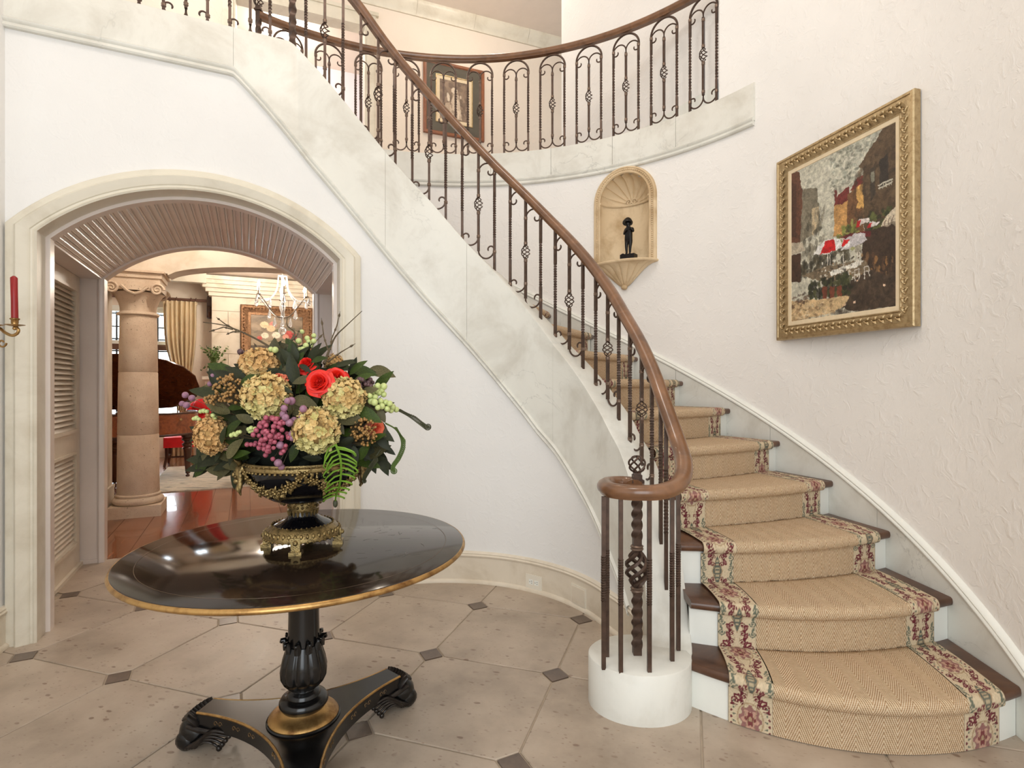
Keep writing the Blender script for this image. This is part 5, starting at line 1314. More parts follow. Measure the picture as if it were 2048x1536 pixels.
berries('dense pink berry cluster hanging over the urn rim','berries',cp([(510,1020),(540,1020),(650,1100),(705,1130)]),MBP,4.5,7,n=80,box=(543,873,38,40),back=-.02)
berries('lavender berries trailing between the two front hydrangeas','berries',cp([(815,690),(845,690),(790,745),(785,790),(800,815),(830,855),(865,835),(935,750),(930,815),(850,940),(850,970),(760,1025),(745,1160),(770,1190)]),MBL,6.8,8,back=-.04)
berries('tan berry cluster at the left under the dark leaves','berries',[],MBB,3.6,9,n=70,box=(458,778,30,28)) if False else None
berries('tan berry cluster at the left under the dark leaves','berries',cp([(370,600)]),MBB,2.7,9,n=95,box=(458,778,32,30),back=.0)
berries('tan berry cluster at the lower right beside the coral rose','berries',cp([(1390,930)]),MBB,2.5,10,n=95,box=(727,866,27,30),back=.0)
berries('tan berry cluster low at the left edge of the leaves','berries',cp([(220,690)]),MBB,2.5,14,n=34,box=(425,800,18,10),back=.0)
berries('dusky berry cluster at the upper right of the arrangement','berries',cp([(1400,560)]),MBD,4.2,11,n=30,box=(731,766,17,15),back=.03)
berries('loose mauve berries at the far left of the arrangement','berries',cp([(40,645),(90,668),(15,710),(50,722),(245,500),(228,560)]),MBL,6.5,12,back=.05)
berries('two dusky berries by the lower corner of the far painting','berries',cp([(458,318),(508,328)]),MBD,7,13,back=.06)
# leaves
def leafmesh(mat,L=1.,W=.36):
    R=[]
    for i in range(9):
        t=i/8; w=W*math.sin(math.pi*t**.8)**.85*.5*(1 if i<8 else 0)+.002; zz=-.22*t*t
        R.append([Vector((t,w*s,zz+.16*abs(s)*w)) for s in (-1,-.5,0,.5,1)])
    m=MB(); m.grid(R); return m.mesh('leaf',mat,smooth=60)
LM=[leafmesh(x,1,w) for x,w in ((ML[0],.46),(ML[1],.5),(ML[2],.40))]
def addleaf(th,px,py,lp,ang,kind,back=0.,tip=.25,rr=random):
    """px,py leaf centre; lp length in photo pixels; ang screen angle (deg, ccw from right)"""
    s=lp*1.742e-3; c=FP(px,py,back); a=ang*D2R; t=Vector((math.cos(a),-tip,math.sin(a))).normalized(); n=Vector((-.15*math.cos(a)+rr.uniform(-.25,.25),-.8,.55+rr.uniform(-.2,.2))); n=(n-t*n.dot(t)).normalized(); y=n.cross(t)
    o=bpy.data.objects.new('leaf',LM[kind]); col.objects.link(o); o.parent=th; o.matrix_parent_inverse=th.matrix_basis.inverted()
    b=c-t*s*.5
    o.matrix_basis=Matrix(((t.x*s,y.x*s,n.x*s,b.x),(t.y*s,y.y*s,n.y*s,b.y),(t.z*s,y.z*s,n.z*s,b.z),(0,0,0,1))); return b
SPR=[('dark leaf sprig at the far left of the arrangement',[(190,620,210,160,2),(290,740,160,150,1),(420,470,150,140,2),(330,480,130,150,2),(510,525,130,200,0),(430,730,130,10,0),(240,690,90,170,1)],(462,788,36,52)),
 ('leafy sprig at the lower left over the urn',[(390,890,170,50,0),(400,1050,170,55,1),(490,820,120,150,1),(200,1060,130,205,2),(320,950,120,80,2),(450,1090,130,20,0),(380,1130,90,250,2),(280,1110,80,240,2),(600,500,80,0,2)],(445,905,50,45)),
 ('upright leaf sprig behind the red roses',[(850,450,210,100,2),(820,360,150,120,2),(1010,320,150,60,2),(780,350,120,80,2),(1050,370,110,20,0),(870,320,120,100,2),(680,460,110,30,2),(950,440,90,-30,2)],(590,730,45,30)),
 ('grey-green leaf sprig below the red roses',[(920,530,120,190,1),(940,690,170,-10,1),(1090,610,130,20,2),(860,1080,130,250,0),(760,830,100,200,1),(780,600,120,-10,2),(1000,1120,120,170,2),(830,780,80,60,1)],(600,800,40,60)),
 ('green leaf sprig at the right of the arrangement',[(1420,790,200,-20,0),(1260,820,190,175,1),(1250,400,140,20,2),(1340,430,150,45,0),(1380,510,150,30,0),(1430,610,120,20,1),(1310,735,90,80,2),(1530,800,100,-60,1),(1200,880,120,-50,1)],(720,780,50,50)),
 ('leaf sprig at the lower right behind the fern',[(1390,1070,140,60,0),(1250,1000,130,200,2),(1540,1010,140,-40,2),(1580,1060,110,-30,2),(1500,960,110,30,0),(1330,1090,110,-70,2),(1120,1050,120,160,2)],(720,890,50,40))]
for lab,L,fill in SPR:
    th=thing('leaf_sprig',lab,'foliage',FP(fill[0],fill[1],.06),group='leaf sprigs in the urn arrangement'); rr=random.Random(len(lab)); m=MB(); root=FP(fill[0],fill[1],.14); root=root+(ORG-root)*.4
    for x,y,lp,ang,kd in L:
        b=addleaf(th,360+.2637*x,620+.2637*y,lp*.2637*1.1,ang,kd,-.005+rr.uniform(-.01,.01),.25,rr); m.tube([b,b+(root-b)*.5,root],.0014,5,cap=False)
    for _ in range(34):
        x=fill[0]+rr.uniform(-1,1)*fill[2]; y=fill[1]+rr.uniform(-1,1)*fill[3]; a=math.atan2(-(y-850),(x-590))/D2R+rr.uniform(-50,50); b=addleaf(th,x,y,rr.uniform(40,64),a,rr.choice((0,2,2,2,1)),rr.uniform(.02,.12),.2,rr); m.tube([b,root],.0012,4,cap=False)
    m.build('stems',MST,th,smooth=60)
# twigs
def twig(label,main,subs,back=0.,r=.0046):
    P3=[FP(360+.2637*x,620+.2637*y,.06+back) for x,y in main]; th=thing('twig',label,'twig',P3[0],group='bare twigs in the urn arrangement')
    m=MB(); n=len(P3); m.tube(cat(P3,4),[r*(1-.7*i/(4*(n-1))) for i in range(4*(n-1)+1)],6); m.build('branch',MST,th,smooth=60)
    for s in subs:
        Q=[FP(360+.2637*x,620+.2637*y,.06+back) for x,y in s]; m=MB(); m.tube(Q,[r*.6]+[r*.5]*(len(Q)-2)+[r*.2] if len(Q)>2 else [r*.6,r*.2],5)
        for k in range(len(Q)-1): 
            d=(Q[k+1]-Q[k]); m.tube([Q[k]+d*.6,Q[k]+d*.7,Q[k]+d*.85],[r*.5,r*.95,r*.4],5,cap=False)
        m.build('side_shoot',MST,th,smooth=60)
twig('long bare twig reaching left across the far painting',[(740,320),(640,255),(540,200),(430,150),(330,115),(175,92)],[[(430,155),(340,105),(275,55)],[(400,148),(330,130),(220,165)],[(470,165),(400,165),(350,187)],[(600,310),(560,250)]])
twig('bent bare twig rising at the centre behind the berries',[(830,310),(840,240),(870,170),(815,120),(812,60)],[[(850,230),(890,190),(905,150)],[(900,290),(850,180)],[(930,330),(1010,260),(1090,175)]])
twig('forked bare twig rising at the right above the roses',[(1095,410),(1130,310),(1180,200),(1260,120),(1380,8)],[[(1140,300),(1150,220),(1190,120),(1215,10)],[(1125,310),(1090,200),(1072,60)],[(1120,395),(1220,320),(1330,255)]])
# fiddleheads
MFD=simple('dark_fern',(66,66,44),.6,var=.2,scale=40); MFG=simple('bright_fern',(106,144,40),.5,var=.15,scale=30)
def fiddle(label,L,cr,mat,flip=1,back=0.):
    P3=cat([FP(360+.2637*x,620+.2637*y,back) for x,y in L],6); th=thing('fiddlehead_fern',label,'fern',P3[0],group='fern fronds in the urn arrangement'); e=P3[-1]; t=(P3[-1]-P3[-2]).normalized(); nn=Vector((t.z,0,-t.x))*flip; c=e+nn*cr; sp=[]
    for i in range(1,40):
        a=i/39*4.2*math.pi; rr_=cr*(1-.85*i/39); v=-nn; v=Matrix.Rotation(-a*flip*-1,3,'Y')@v; sp.append(c+v*rr_)
    pts=P3+sp; m=MB(); n=len(pts); m.tube(pts,[.0028-.0012*i/n for i in range(n)],6); m.build('stalk',mat,th,smooth=60)
    m=MB()
    for i in range(6,len(P3),1):
        d=(P3[i]-P3[i-1]).normalized(); s=Vector((d.z,0,-d.x))*flip
        for q in range(2): 
            b=P3[i-1]+(P3[i]-P3[i-1])*(q/2); m.tube([b,b+s*.009+d*.004,b+s*.014+d*.010,b+s*.011+d*.013],[.0016,.0015,.0013,.0008],4,cap=False)
    o=m.build('leaflets',mat,th,smooth=60); o['kind']='stuff'
fiddle('longest curled fern tip reaching out to the right',[(1600,745),(1660,765),(1740,810),(1820,870),(1865,905)],.0115,MFD,-1,.02)
fiddle('arching curled fern with green leaflets at the lower right',[(1560,860),(1630,900),(1670,960),(1680,1030),(1650,1110),(1610,1170),(1600,1215)],.0115,MFG if False else simple('mid_fern',(84,104,48),.6,var=.2,scale=40),-1,.02)
fiddle('small dark curled fern hanging beside the bright frond',[(1520,1060),(1480,1120),(1430,1190),(1395,1250),(1385,1290)],.010,MFD,-1,.02)
st_=cp([(1180,1020),(1205,1080),(1220,1150),(1222,1230),(1210,1330),(1185,1400),(1178,1450)]); P3=cat([FP(x,y,-.07) for x,y in st_],6)
th=thing('fern_frond','bright green fern frond hanging over the front of the urn','fern',P3[0],group='fern fronds in the urn arrangement')
m=MB(); m.tube(P3,[.0042-.0014*i/len(P3) for i in range(len(P3))],6); m.build('stalk',MFG,th,smooth=60)
m=MB(); e=P3[-1]; m.sph(e+Vector((0,0,-.008)),.0085,8,6,sq=(1,1,1.6)); m.build('curled_tip',MFD,th,smooth=60)
rr=random.Random(8)
for i in range(1,len(P3)-3,3):
    d=(P3[i+1]-P3[i]).normalized()
    for s_ in (-1,1):
        L=.072*(1-.5*i/len(P3))*rr.uniform(.85,1.1); sd=Vector((s_,-.2+rr.uniform(-.2,.1),0)); b=P3[i]+d*rr.uniform(-.004,.004); dn=(.35 if s_>0 else .85)+rr.uniform(-.12,.12)
        c0=b+sd*L*.85+d*L*dn; pts=[b,b+sd*L*.4+d*L*dn*.22,b+sd*L*.72+d*L*dn*.7,c0,c0+sd*L*-.02+d*L*.12,c0-sd*L*.08+d*L*.13,c0-sd*L*.09+d*L*.06]; m=MB(); m.tube(pts,[.0020,.0032,.0028,.0020,.0017,.0015,.0012],5); m.build('leaflet',MFG,th,smooth=60)
# ================================================================ SCONCE
sc_=thing('wall_sconce','brass candle sconce arm at the left edge','sconce',P(-60,690,2.45))
cb=P(29,660,2.3)
def V3(px,py,d=2.3): return P(px,py,d)
m=MB(); m.tube(cat([V3(-70,680,2.42),V3(-30,652,2.37),V3(-4,655,2.32),V3(10,665),V3(24,671),V3(34,667),V3(37,660),V3(33,655)],5),[.0062]*36,8); m.build('arm',M['brass'],sc_,smooth=60)
m=MB(); m.tube([V3(4+9*math.cos(a*.45)*(1-a/22),686+9*math.sin(a*.45)*(1-a/22)) for a in range(14)]+[],.004,6); m.build('curl',M['brass'],sc_,smooth=60)
def cupat(px,name='candle_cup'):
    c=V3(px,651); m=MB(); m.lathe([(0,-.006),(.012,-.004),(.034,.002),(.0345,.0035),(.012,.003),(.011,.006),(.0125,.010),(.0125,.022),(.017,.026),(.017,.029),(.013,.031),(.0135,.028),(0,.028)],24,c); m.sph(c+Vector((0,0,-.012)),.008,8,6); m.build(name,M['brass'],sc_,smooth=50); return c
c=cupat(29.5); cupat(-12)
m=MB(); m.tube([V3(-70,640,2.45),V3(-70,730,2.45)],.02,10); m.build('backplate',M['brass'],sc_,smooth=60)
m=MB(); m.tube([c+Vector((0,0,.028)),c+Vector((-.001,0,.10)),c+Vector((-.0035,0,.198)),c+Vector((-.0035,0,.206))],[.0122,.0118,.0124,.004],16)
tag(m.build('candle',M['candle'],smooth=50),'red taper candle in the sconce at the left edge','candle')
m=MB(); c2=V3(-12,651); m.tube([c2+Vector((0,0,.028)),c2+Vector((0,0,.2)),c2+Vector((0,0,.206))],[.0122,.0124,.004],16)
# ================================================================ ROOMS BEYOND
# column
CU,CV=.075,3.07; CC=UV(CU,CV,0); RZ_=Matrix.Rotation(TH,3,'Z')
cl=thing('stone_column','pitted coral stone column with scrolled capital beyond the passage','column',CC)
m=MB(); m.box(CC+Vector((0,0,.055)),(.44,.44,.11),RZ_); m.build('plinth',M['coral'],cl,smooth=0)
m=MB(); m.lathe([(0,.11),(.195,.11),(.215,.125),(.222,.145),(.212,.168),(.196,.178),(.188,.182),(.196,.192),(.196,.204),(.184,.212),(0,.212)],40,CC); m.build('base_torus',M['coral'],cl,smooth=50)
zj=[.212,.80,1.42,1.98]; rj=[.181,.176,.167,.157]
for k in range(3): m=MB(); m.lathe([(0,zj[k]),(rj[k]-.004,zj[k]),(rj[k],zj[k]+.006),(rj[k+1],zj[k+1]-.008),(rj[k+1]-.005,zj[k+1]-.001),(0,zj[k+1]-.001)],36,CC); m.build('drum',M['coral'],cl,smooth=50)
m=MB(); m.lathe([(0,1.98),(.172,1.98),(.182,1.988),(.180,2.0),(.165,2.012),(.152,2.02),(.152,2.03),(0,2.03)],36,CC); m.build('necking',M['coral'],cl,smooth=50)
m=MB(); rows=[]
for i in range(64):
    a=2*math.pi*i/64; k=1+.03*abs(math.cos(a*6)); rows.append([CC+Vector((r*k*math.cos(a),r*k*math.sin(a),z)) for r,z in ((.150,2.02),(.152,2.06),(.160,2.10),(.176,2.14),(.20,2.18),(.22,2.20))])
m.grid(rows,closeu=True); m.build('bell',M['coral'],cl,smooth=40)
m=MB(); m.box(CC+Vector((0,0,2.30)),(.42,.42,.07),RZ_); m.box(CC+Vector((0,0,2.245)),(.44,.44,.06),RZ_); m.build('echinus',M['coral'],cl,smooth=0)
m=MB(); m.box(CC+Vector((0,0,2.365)),(.45,.45,.06),RZ_); m.box(CC+Vector((0,0,2.395)),(.50,.50,.02),RZ_); m.build('abacus',M['coral'],cl,smooth=0)
for sv in (-1,1):
    for su in (-1,1):
        m=MB(); pts=[]
        for i in range(30):
            a=i*.42; r=.058*(1-i/33); pts.append(UV(CU+su*(.185-.0)+su*-r*math.cos(a)*-1,CV+sv*(.22),2.225+r*math.sin(a)))
        m.tube(pts,[.016-.0003*i for i in range(30)],6); m.tube([UV(CU+su*.11,CV+sv*.222,2.25),UV(CU+su*.06,CV+sv*.225,2.20),UV(CU,CV+sv*.225,2.175)],[.016,.015,.013],6); m.build('volute',M['coral'],cl,smooth=60)
# chimney breast of stone blocks
ch=thing('chimney_breast','cream stone block chimney breast with stepped cornice','chimney',UV(1.5,7.6,0))
m=MB(); ubox(m,.50,2.7,7.58,7.995,0,CZ-.01); m.build('core',M['block'],ch,smooth=0)
zz=[0,.38,.76,1.14,1.46,1.84,2.22,2.60,2.86]
for k in range(len(zz)-1):
    ul_=[.49,1.05,1.75,2.30,2.71] if k%2 else [.49,.75,1.40,2.05,2.71]
    for a,b in zip(ul_[:-1],ul_[1:]):
        m=MB(); ubox(m,a+.003,b-.003,7.55,7.585,zz[k]+.003,zz[k+1]-.003); m.build('stone_block',M['block'],ch,smooth=0)
for k in range(5):
    m=MB(); o=.045*(k+1); ubox(m,.49-o,2.71+o,7.55-o,7.99,2.86+.066*k,2.86+.066*(k+1)); m.build('cornice_step',M['block'],ch,smooth=0)
mt=thing('mantel_shelf','cream mantel shelf on sloped bracket under the flower painting','mantel',UV(1.5,7.4,1.36))
m=MB(); ubox(m,.36,2.84,7.24,7.55,1.38,1.43); m.build('shelf',M['block'],mt,smooth=0)
m=MB(); m.poly([UV(.40,7.28,1.38),UV(.40,7.55,1.38),UV(.40,7.55,1.05),UV(.40,7.48,1.05)],Tt*.16); m.poly([UV(2.64,7.28,1.38),UV(2.64,7.55,1.38),UV(2.64,7.55,1.05),UV(2.64,7.48,1.05)],Tt*.16); m.build('bracket',M['block'],mt,smooth=0)
# flower painting
fp_=thing('flower_painting','ornate gilt-framed still life of pale roses above the mantel','painting',UV(1.6,7.5,1.7))
FU0,FU1,FZ0,FZ1=.945,2.17,1.75,2.73; FWd=FU1-FU0; FHt=FZ1-FZ0
def FPP(x,z,o): return UV(FU0+x,7.53-o,FZ0+z)
frame_sweep([(0,-.03),(0,.05),(.02,.06),(.05,.055),(.09,.04),(.12,.02),(.13,.02),(.13,-.01)],FWd,FHt,FPP,M['frame2'],'gilt_frame',fp_); frame_sweep([(.125,.01),(.17,.012),(.175,.004),(.175,0)],FWd,FHt,FPP,M['frame2'],'inner_slip',fp_)
q=MB(); q.sph((0,0,0),.016,7,5); q.tube([(.015,0,.0),(.028,.0,.012),(.034,0,0),(.026,0,-.01)],[.008,.008,.006,.003],5); bm2=q.mesh('carving',M['frame2'],smooth=60)
for (x0,z0,x1,z1,n) in ((.055,.05,.055,FHt-.05,16),(FWd-.055,.05,FWd-.055,FHt-.05,16),(.05,FHt-.055,FWd-.05,FHt-.055,20),(.05,.055,FWd-.05,.055,20)):
    for i in range(n): t=(i+.5)/n; o=bpy.data.objects.new('carving',bm2); col.objects.link(o); o.parent=fp_; o.matrix_parent_inverse=fp_.matrix_basis.inverted(); o.matrix_basis=Matrix.Translation(FPP(x0+(x1-x0)*t,z0+(z1-z0)*t,.055))@Matrix.Rotation(TH,4,'Z')@Matrix.Rotation(i*.8,4,'Y')
pt=Paint(80,66,(150,132,110)); pt.blobs(120,0,1,0,.8,.12,.1,[(120,106,88),(150,132,110),(172,152,128),(104,92,78)],.5); pt.poly([(0,.72),(1,.72),(1,.86),(0,.86)],(166,148,120),1,.05); pt.poly([(0,.86),(1,.86),(1,1),(0,1)],(86,74,60),1,.05); pt.blobs(60,.3,.95,.3,.75,.04,.035,[(100,104,70),(120,116,84),(84,84,60)],.7)
for x,y,r,c in ((.26,.28,.08,(226,206,166)),(.42,.26,.07,(214,140,128)),(.38,.38,.08,(224,196,156)),(.27,.58,.07,(232,222,198)),(.48,.56,.08,(238,230,208)),(.72,.5,.07,(198,84,76)),(.8,.58,.08,(190,66,62)),(.66,.6,.06,(224,160,140)),(.17,.66,.05,(196,90,80))):
    pt.ell(x,y,r,r*1.15,c); pt.blobs(10,x-r*.6,x+r*.6,y-r*.6,y+r*.6,r*.4,r*.35,[tuple(max(0,k-26) for k in c),tuple(min(255,k+10) for k in c)],.6)
canvas('canvas',[FPP(.17,FHt-.17,.004),FPP(FWd-.17,FHt-.17,.004),FPP(FWd-.17,.17,.004),FPP(.17,.17,.004)],pt.a,M['canvas'],fp_)
# potted plant on the mantel end
MPL=leafmat('herb_leaf',(70,104,44),(126,156,84))
pc=UV(.53,7.38,1.431); pl=thing('potted_plant','small leafy green plant in a pale pot on the mantel end','plant',pc)
m=MB(); m.lathe([(0,0),(.07,0),(.095,.12),(.10,.12),(.10,.135),(.085,.135),(0,.12)],20,pc); m.build('pot',M['block'],pl,smooth=40)
m=MB(); s2=MB(); rr=random.Random(4)
for i in range(46):
    a=rr.uniform(0,6.28); h=rr.uniform(.12,.46); sp=rr.uniform(.05,.24); e=Vector((math.cos(a),math.sin(a),0)); dr=-.14 if h<.2 else 0
    p0=pc+Vector((0,0,.12)); p1=pc+e*sp*.6+Vector((0,0,.12+h*.7)); p2=pc+e*sp+Vector((0,0,.12+h*.9+dr)); s2.tube([p0,p1,p2],.003,4,cap=False)
    for k in range(9):
        t=k/8; q=p0*(1-t)**2+p1*2*t*(1-t)+p2*t*t; d=Vector((rr.uniform(-1,1),rr.uniform(-1,1),rr.uniform(-.3,.8))).normalized(); n=d.orthogonal().normalized()
        if t>.3: petal(m,q,n,d,.016,.034,.2,0,.2,2,2)
s2.build('stems',MSTG,pl,smooth=60); o=m.build('leaves',MPL,pl,smooth=0); o['kind']='stuff'
# curtain rod, rings and curtain
rd=thing('curtain_rod','dark wooden curtain rod on a carved bracket beside the chimney','curtain rod',UV(0,7.86,2.78))
m=MB(); m.tube([UV(-1.9,7.84,2.80),UV(.46,7.84,2.80)],.026,12); m.build('rod',M['winwood'],rd,smooth=60)
m=MB(); ubox(m,.40,.485,7.80,8.0,2.50,2.86); ubox(m,.41,.48,7.74,7.86,2.70,2.88); m.tube([UV(.445,7.80,2.70),UV(.445,7.78,2.60),UV(.445,7.84,2.50)],.035,8); m.build('bracket',M['darkwood'],rd,smooth=30)
cu=thing('curtain','pale gold pleated silk curtain gathered beside the window','curtain',UV(0,7.84,0))
def curtx(t,zf):
    """t 0..1 across, zf 0 top..1 bottom"""
    L0,L1=-.27,.24
    pin=.55*math.exp(-((zf-.58)/.22)**2)+.12*(zf>.6)
    c=.06; a=L0+(c-L0)*pin*1.15; b=L1+(c-L1)*pin*1.0; return a+(b-a)*t
m=MB(); rows=[]
for i in range(81):
    t=i/80; row=[]
    for k in range(25):
        zf=k/24; amp=.035+.01*math.sin(zf*3); u_=curtx(t,zf); v_=7.82+amp*math.sin(t*math.pi*2*7)+.012*math.sin(t*31+zf*4); row.append(UV(u_,v_,2.76*(1-zf)+.01))
    rows.append(row)
m.grid(rows); o=m.build('drape',M['curtain'],cu,smooth=180)
m=MB(); ubox(m,-.14,.19,7.76,7.80,1.10,1.16); m.build('tieback',M['curtain'],cu,smooth=30)
for u_,lb in zip((-.26,-.17,-.07,.15,.23),('leftmost dark curtain ring on the rod next to the column','second dark curtain ring from the column','middle dark curtain ring on the rod','second dark curtain ring from the chimney','rightmost dark curtain ring on the rod nearest the chimney')):
    th=thing('curtain_ring',lb,'curtain ring',UV(u_,7.84,2.80),group='rings on the curtain rod') 
    m=MB(); c=UV(u_,7.84,2.80); m.tube([c+Nn*(.036*math.cos(a))+Vector((0,0,.036*math.sin(a))) for a in [2*math.pi*i/16 for i in range(17)]],.008,6); m.build('ring',M['winwood'],th,smooth=60); m=MB(); m.sph(c+Vector((0,0,-.06)),.022,8,6,sq=(1.2,1,1.6)); m.build('pleat_knot',M['curtain'],th,smooth=60)
# rug
m=MB(); ubox(m,-.05,2.6,4.2,6.5,.0005,.012); tag(m.build('area_rug',M['rug'],smooth=0),'faded grey and rust patterned rug under the piano','rug')
# piano
pn=thing('grand_piano','burl walnut grand piano with its lid raised behind the column','piano',UV(-.4,5.5,0))
bent=[(-1.5,4.93),(-.45,4.93),(-.2,4.96),(.05,5.04),(.25,5.18),(.38,5.38),(.42,5.62),(.38,5.85),(.25,6.02),(.05,6.12),(-.3,6.15),(-1.5,6.15)]
m=MB(); m.poly([UV(u_,v_,.60) for u_,v_ in bent],(0,0,.30)); m.build('case',M['burl'],pn,smooth=30)
m=MB(); m.tube([UV(u_,v_,.61) for u_,v_ in bent[:9]],.014,6); m.tube([UV(u_,v_,.90) for u_,v_ in bent[:9]],.012,6); m.build('case_moulding',M['darkwood'],pn,smooth=60)
m=MB(); lid=[]
for u_,v_ in bent:
    dd=6.16-v_; an=50*D2R; lid.append(UV(u_,6.16-dd*math.cos(an),.92+dd*math.sin(an)*.82))
m.poly(lid,Nn*.016+Vector((0,0,.012))); m.build('lid',M['burl_dark'],pn,smooth=30)
m=MB(); m.tube([UV(-.6,5.1,.9),UV(-.6,5.45,1.5)],.012,6); m.build('lid_prop',M['darkwood'],pn)
m=MB(); m.tube([UV(.25,5.17,.82),UV(.25,5.13,.82)],.016,8); m.build('lock_knob',M['brass'],pn,smooth=60)
def turned(name,c,parent,H_,R_=1.):
    m=MB(); m.lathe([(r*R_,z*H_) for r,z in ((.0,0),(.022,0),(.028,.02),(.022,.045),(.012,.05),(.012,.06),(.030,.075),(.034,.09),(.026,.10),(.030,.115),(.048,.55),(.055,.64),(.066,.67),(.050,.70),(.066,.74),(.070,.77),(.046,.80),(.046,.83),(.074,.86),(.078,.89),(.06,.91),(.075,.94),(.085,1.),(0,1.))],20,c); return m.build(name,M['darkwood'],parent,smooth=40)
for u_,v_ in ((.31,5.36),(-.47,5.02),(-1.2,5.9)): turned('leg',UV(u_,v_,.0125 if u_>0 else .001),pn,.59)
# red chair
rc=thing('red_armchair','red upholstered chair behind the piano','chair',UV(.2,6.9,0))
m=MB(); ubox(m,-.12,.46,6.55,7.1,.30,.46); m.build('seat',M['red'],rc,smooth=30)
m=MB(); rows=[]
for i in range(13):
    a=math.pi*i/12; rows.append([UV(.32+.21*math.cos(math.pi-a),7.06+o,.46+hh*(math.sin(a)**.5)) for o,hh in ((-.05,.0),(-.05,.52),(0,.56),(.05,.52),(.05,0))])
m.grid(rows); m.sph(UV(.36,6.98,.93),.125,14,10,sq=(1,.6,1)); m.build('backrest',M['red'],rc,smooth=60)
for u_,v_ in ((-.08,6.6),(.42,6.6),(-.08,7.05),(.42,7.05)): m=MB(); m.tube([UV(u_,v_,.31),UV(u_-.0,v_-(.0 if v_>6.8 else .0),.15),UV(u_+(-.03 if u_<0 else .03),v_+(-.03 if v_<6.8 else .05),.001)],[.028,.024,.018],4,square=True); m.build('leg',M['darkwood'],rc)
m=MB(); m.tube([UV(-.08,6.6,.15),UV(.42,6.6,.15)],.012,6); m.tube([UV(-.08,6.6,.15),UV(-.08,7.05,.15)],.012,6); m.tube([UV(.42,6.6,.15),UV(.42,7.05,.15)],.012,6); m.build('stretcher',M['darkwood'],rc)
# bench behind the urn
bn_=thing('wooden_bench','dark wooden bench half hidden behind the urn','bench',UV(1.3,4.6,0))
m=MB(); ubox(m,.88,1.75,4.32,4.72,.40,.46); m.build('seat',M['darkwood'],bn_,smooth=0)
for u_,v_ in ((.91,4.35),(1.72,4.35),(.91,4.69),(1.72,4.69)): m=MB(); m.tube([UV(u_,v_,.41),UV(u_,v_,.013)],.028,4,square=True); m.build('leg',M['darkwood'],bn_)
# chandelier
hc=P(565,600,7.93); hz=hc.z
chd=thing('chandelier','crystal candle chandelier hanging in the music room','chandelier',hc)
m=MB(); m.tube([hc+Vector((0,0,CZ-hz)),hc+Vector((0,0,.36))],.006,6); m.build('chain',M['brass'],chd)
m=MB(); m.lathe([(0,.36),(.05,.355),(.06,.34),(.02,.33),(.014,.20),(.035,.16),(.014,.12),(.012,0),(.03,-.05),(.045,-.10),(.03,-.16),(.014,-.2),(.014,-.34),(.0,-.35)],14,hc); m.build('stem',M['crystal'],chd,smooth=60)
m=MB(); m.sph(hc+Vector((0,0,-.44)),.055,12,8); m.build('ball_drop',M['crystal'],chd,smooth=60)
dm=MB(); dm.lathe([(0,0),(.008,-.01),(.012,-.03),(.026,-.08),(.024,-.105),(0,-.125)],8); dme=dm.mesh('drop',M['crystal'],smooth=40)
for k in range(6):
    a=2*math.pi*(k+.5)/6+TH; e=Vector((math.cos(a),math.sin(a),0)); m=MB(); m.tube(cat([hc+Vector((0,0,-.26)),hc+e*.12+Vector((0,0,-.22)),hc+e*.26+Vector((0,0,-.06)),hc+e*.33+Vector((0,0,.02)),hc+e*.36+Vector((0,0,.03))],5),.0075,6)
    tip=hc+e*.36+Vector((0,0,.03)); m.lathe([(0,0),(.03,.006),(.032,.012),(.012,.012),(0,.012)],12,tip); arm=m.build('arm',simple('aged_silver',(128,116,104),.35,.7) if k==0 else arm.data.materials[0],chd,smooth=50)
    m=MB(); m.tube([tip+Vector((0,0,.01)),tip+Vector((0,0,.12))],.012,8); m.build('candle_sleeve',M['plastic'],chd,smooth=60)
    m=MB(); m.lathe([(0,0),(.012,.004),(.022,.025),(.014,.06),(0,.09)],8,tip+Vector((0,0,.12))); m.build('bulb',M['flame'],chd,smooth=60)
    m=MB(); m.tube(cat([hc+Vector((0,0,.35))+e*.06,hc+e*.09+Vector((0,0,.14)),hc+e*.20+Vector((0,0,.0)),hc+e*.34+Vector((0,0,-.03))],6),.010,6); m.build('bead_strand',M['crystal'],chd,smooth=60)
    for p in (tip+e*.03,hc+e*.2+Vector((0,0,-.15)),hc+e*.12+Vector((0,0,-.26)),hc+e*.19+Vector((0,0,.0))):
        o=bpy.data.objects.new('drop',dme); col.objects.link(o); o.parent=chd; o.matrix_parent_inverse=chd.matrix_basis.inverted(); o.location=p
point('chandelier_light',hc+Vector((0,0,.2)),78,WARM,.3)
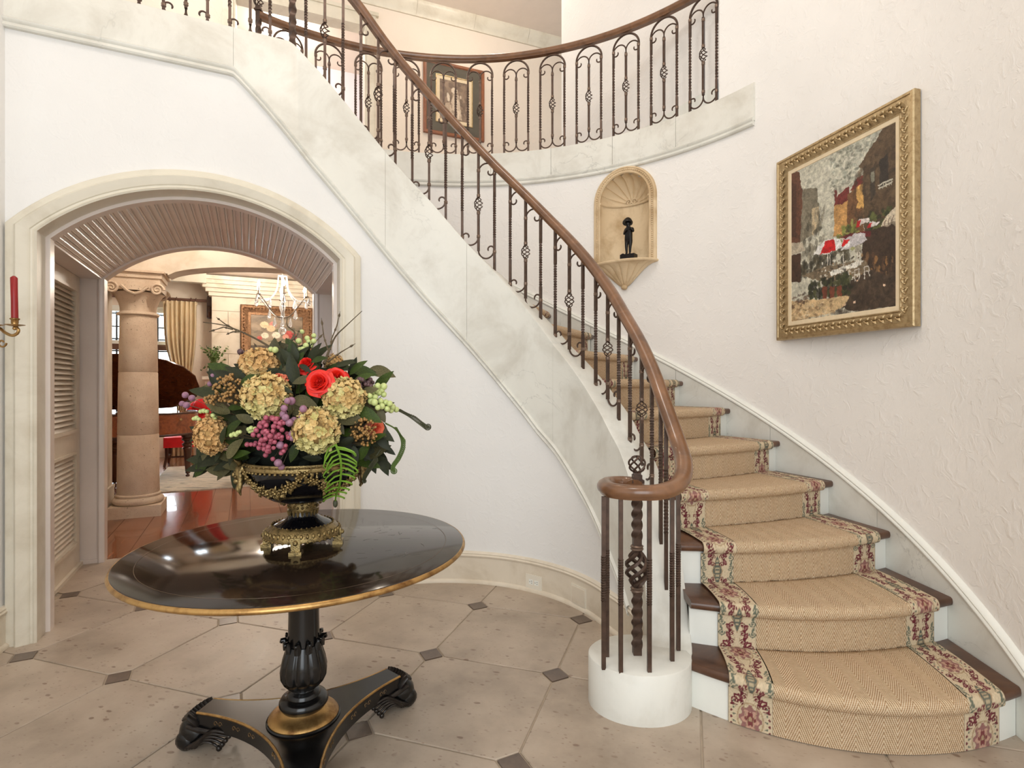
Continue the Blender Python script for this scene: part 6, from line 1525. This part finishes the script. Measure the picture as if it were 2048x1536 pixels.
# greenery outside the window
MO=leafmat('garden_leaf',(70,110,60),(150,190,130))
for k,(u_,v_,z_,s_) in enumerate(((-1.7,10.6,1.0,.8),(-.1,11.0,1.3,.8),(1.7,11.5,.6,.8))):
    lab=['leafy garden shrub outside the left window panes','tall garden shrub outside the middle window panes','low garden shrub outside beside the curtain'][k]
    th=thing('garden_shrub',lab,'shrub',UV(u_,v_,0)); m=MB(); rr=random.Random(k)
    for i in range(260):
        d=Vector((rr.gauss(0,1),rr.gauss(0,1),rr.gauss(0,1))).normalized()*s_*rr.uniform(.3,1); q=UV(u_,v_,z_)+d; t=Vector((rr.uniform(-1,1),rr.uniform(-1,1),rr.uniform(-1,1))).normalized(); petal(m,q,t.orthogonal().normalized(),t,.06,.16,.2,0,.2,2,2)
    o=m.build('leaves',MO,th,smooth=0); o['kind']='stuff'
    m=MB(); m.tube([UV(u_,v_,0),UV(u_,v_,z_)],.04,6); m.build('trunk',M['darkwood'],th)
m=MB(); m.poly([UV(-8,8.3,-.02),UV(8,8.3,-.02),UV(8,16,-.02),UV(-8,16,-.02)],(0,0,-.05)); tag(m.build('ground_outside',simple('lawn',(96,120,66),.9),smooth=0),'lawn outside the music room window',kind='structure')
# ---- lamps of the upper hall and beyond, mostly added fill
def downlight(name,loc,en,label,spot=False):
    th=thing(name,label,'lamp',loc); m=MB(); m.lathe([(0.,.0),(.045,-.002),(.05,-.006),(.062,-.006),(.064,0),(0,.0)],20,loc); m.build('trim_ring',M['white'],th,smooth=50)
    m=MB(); m.lathe([(0,-.004),(.044,-.004)],20,loc); m.build('lens',emit('lamp_lens_'+name,(1,.85,.65),6),th,smooth=0)
    point(name+'_glow',Vector(loc)+Vector((0,0,-.12)),en,WARM,.08)
downlight('recessed_lamp',AP(-.75,6.049,-1.25),26,'recessed ceiling lamp above the framed engraving')
downlight('landing_fill',AP(-3.4,6.049,-1.0),24,'recessed ceiling lamp over the landing')  # unseen lamp added to warm and brighten the dark upper hall
downlight('upper_room_fill',AP(-2.6,6.049,1.1),40,'recessed ceiling lamp in the room beyond the upper doorway')  # unseen lamp added in place of this room's daylight
downlight('hall_fill',UV(.7,2.05,CZ-.001),44,'recessed ceiling lamp in the hall beyond the passage')  # unseen lamp added to brighten the passage shutter and the column
downlight('music_room_fill',UV(1.0,6.4,CZ-.001),45,'recessed ceiling lamp in front of the chimney breast')  # unseen lamp added to lift the dark music room
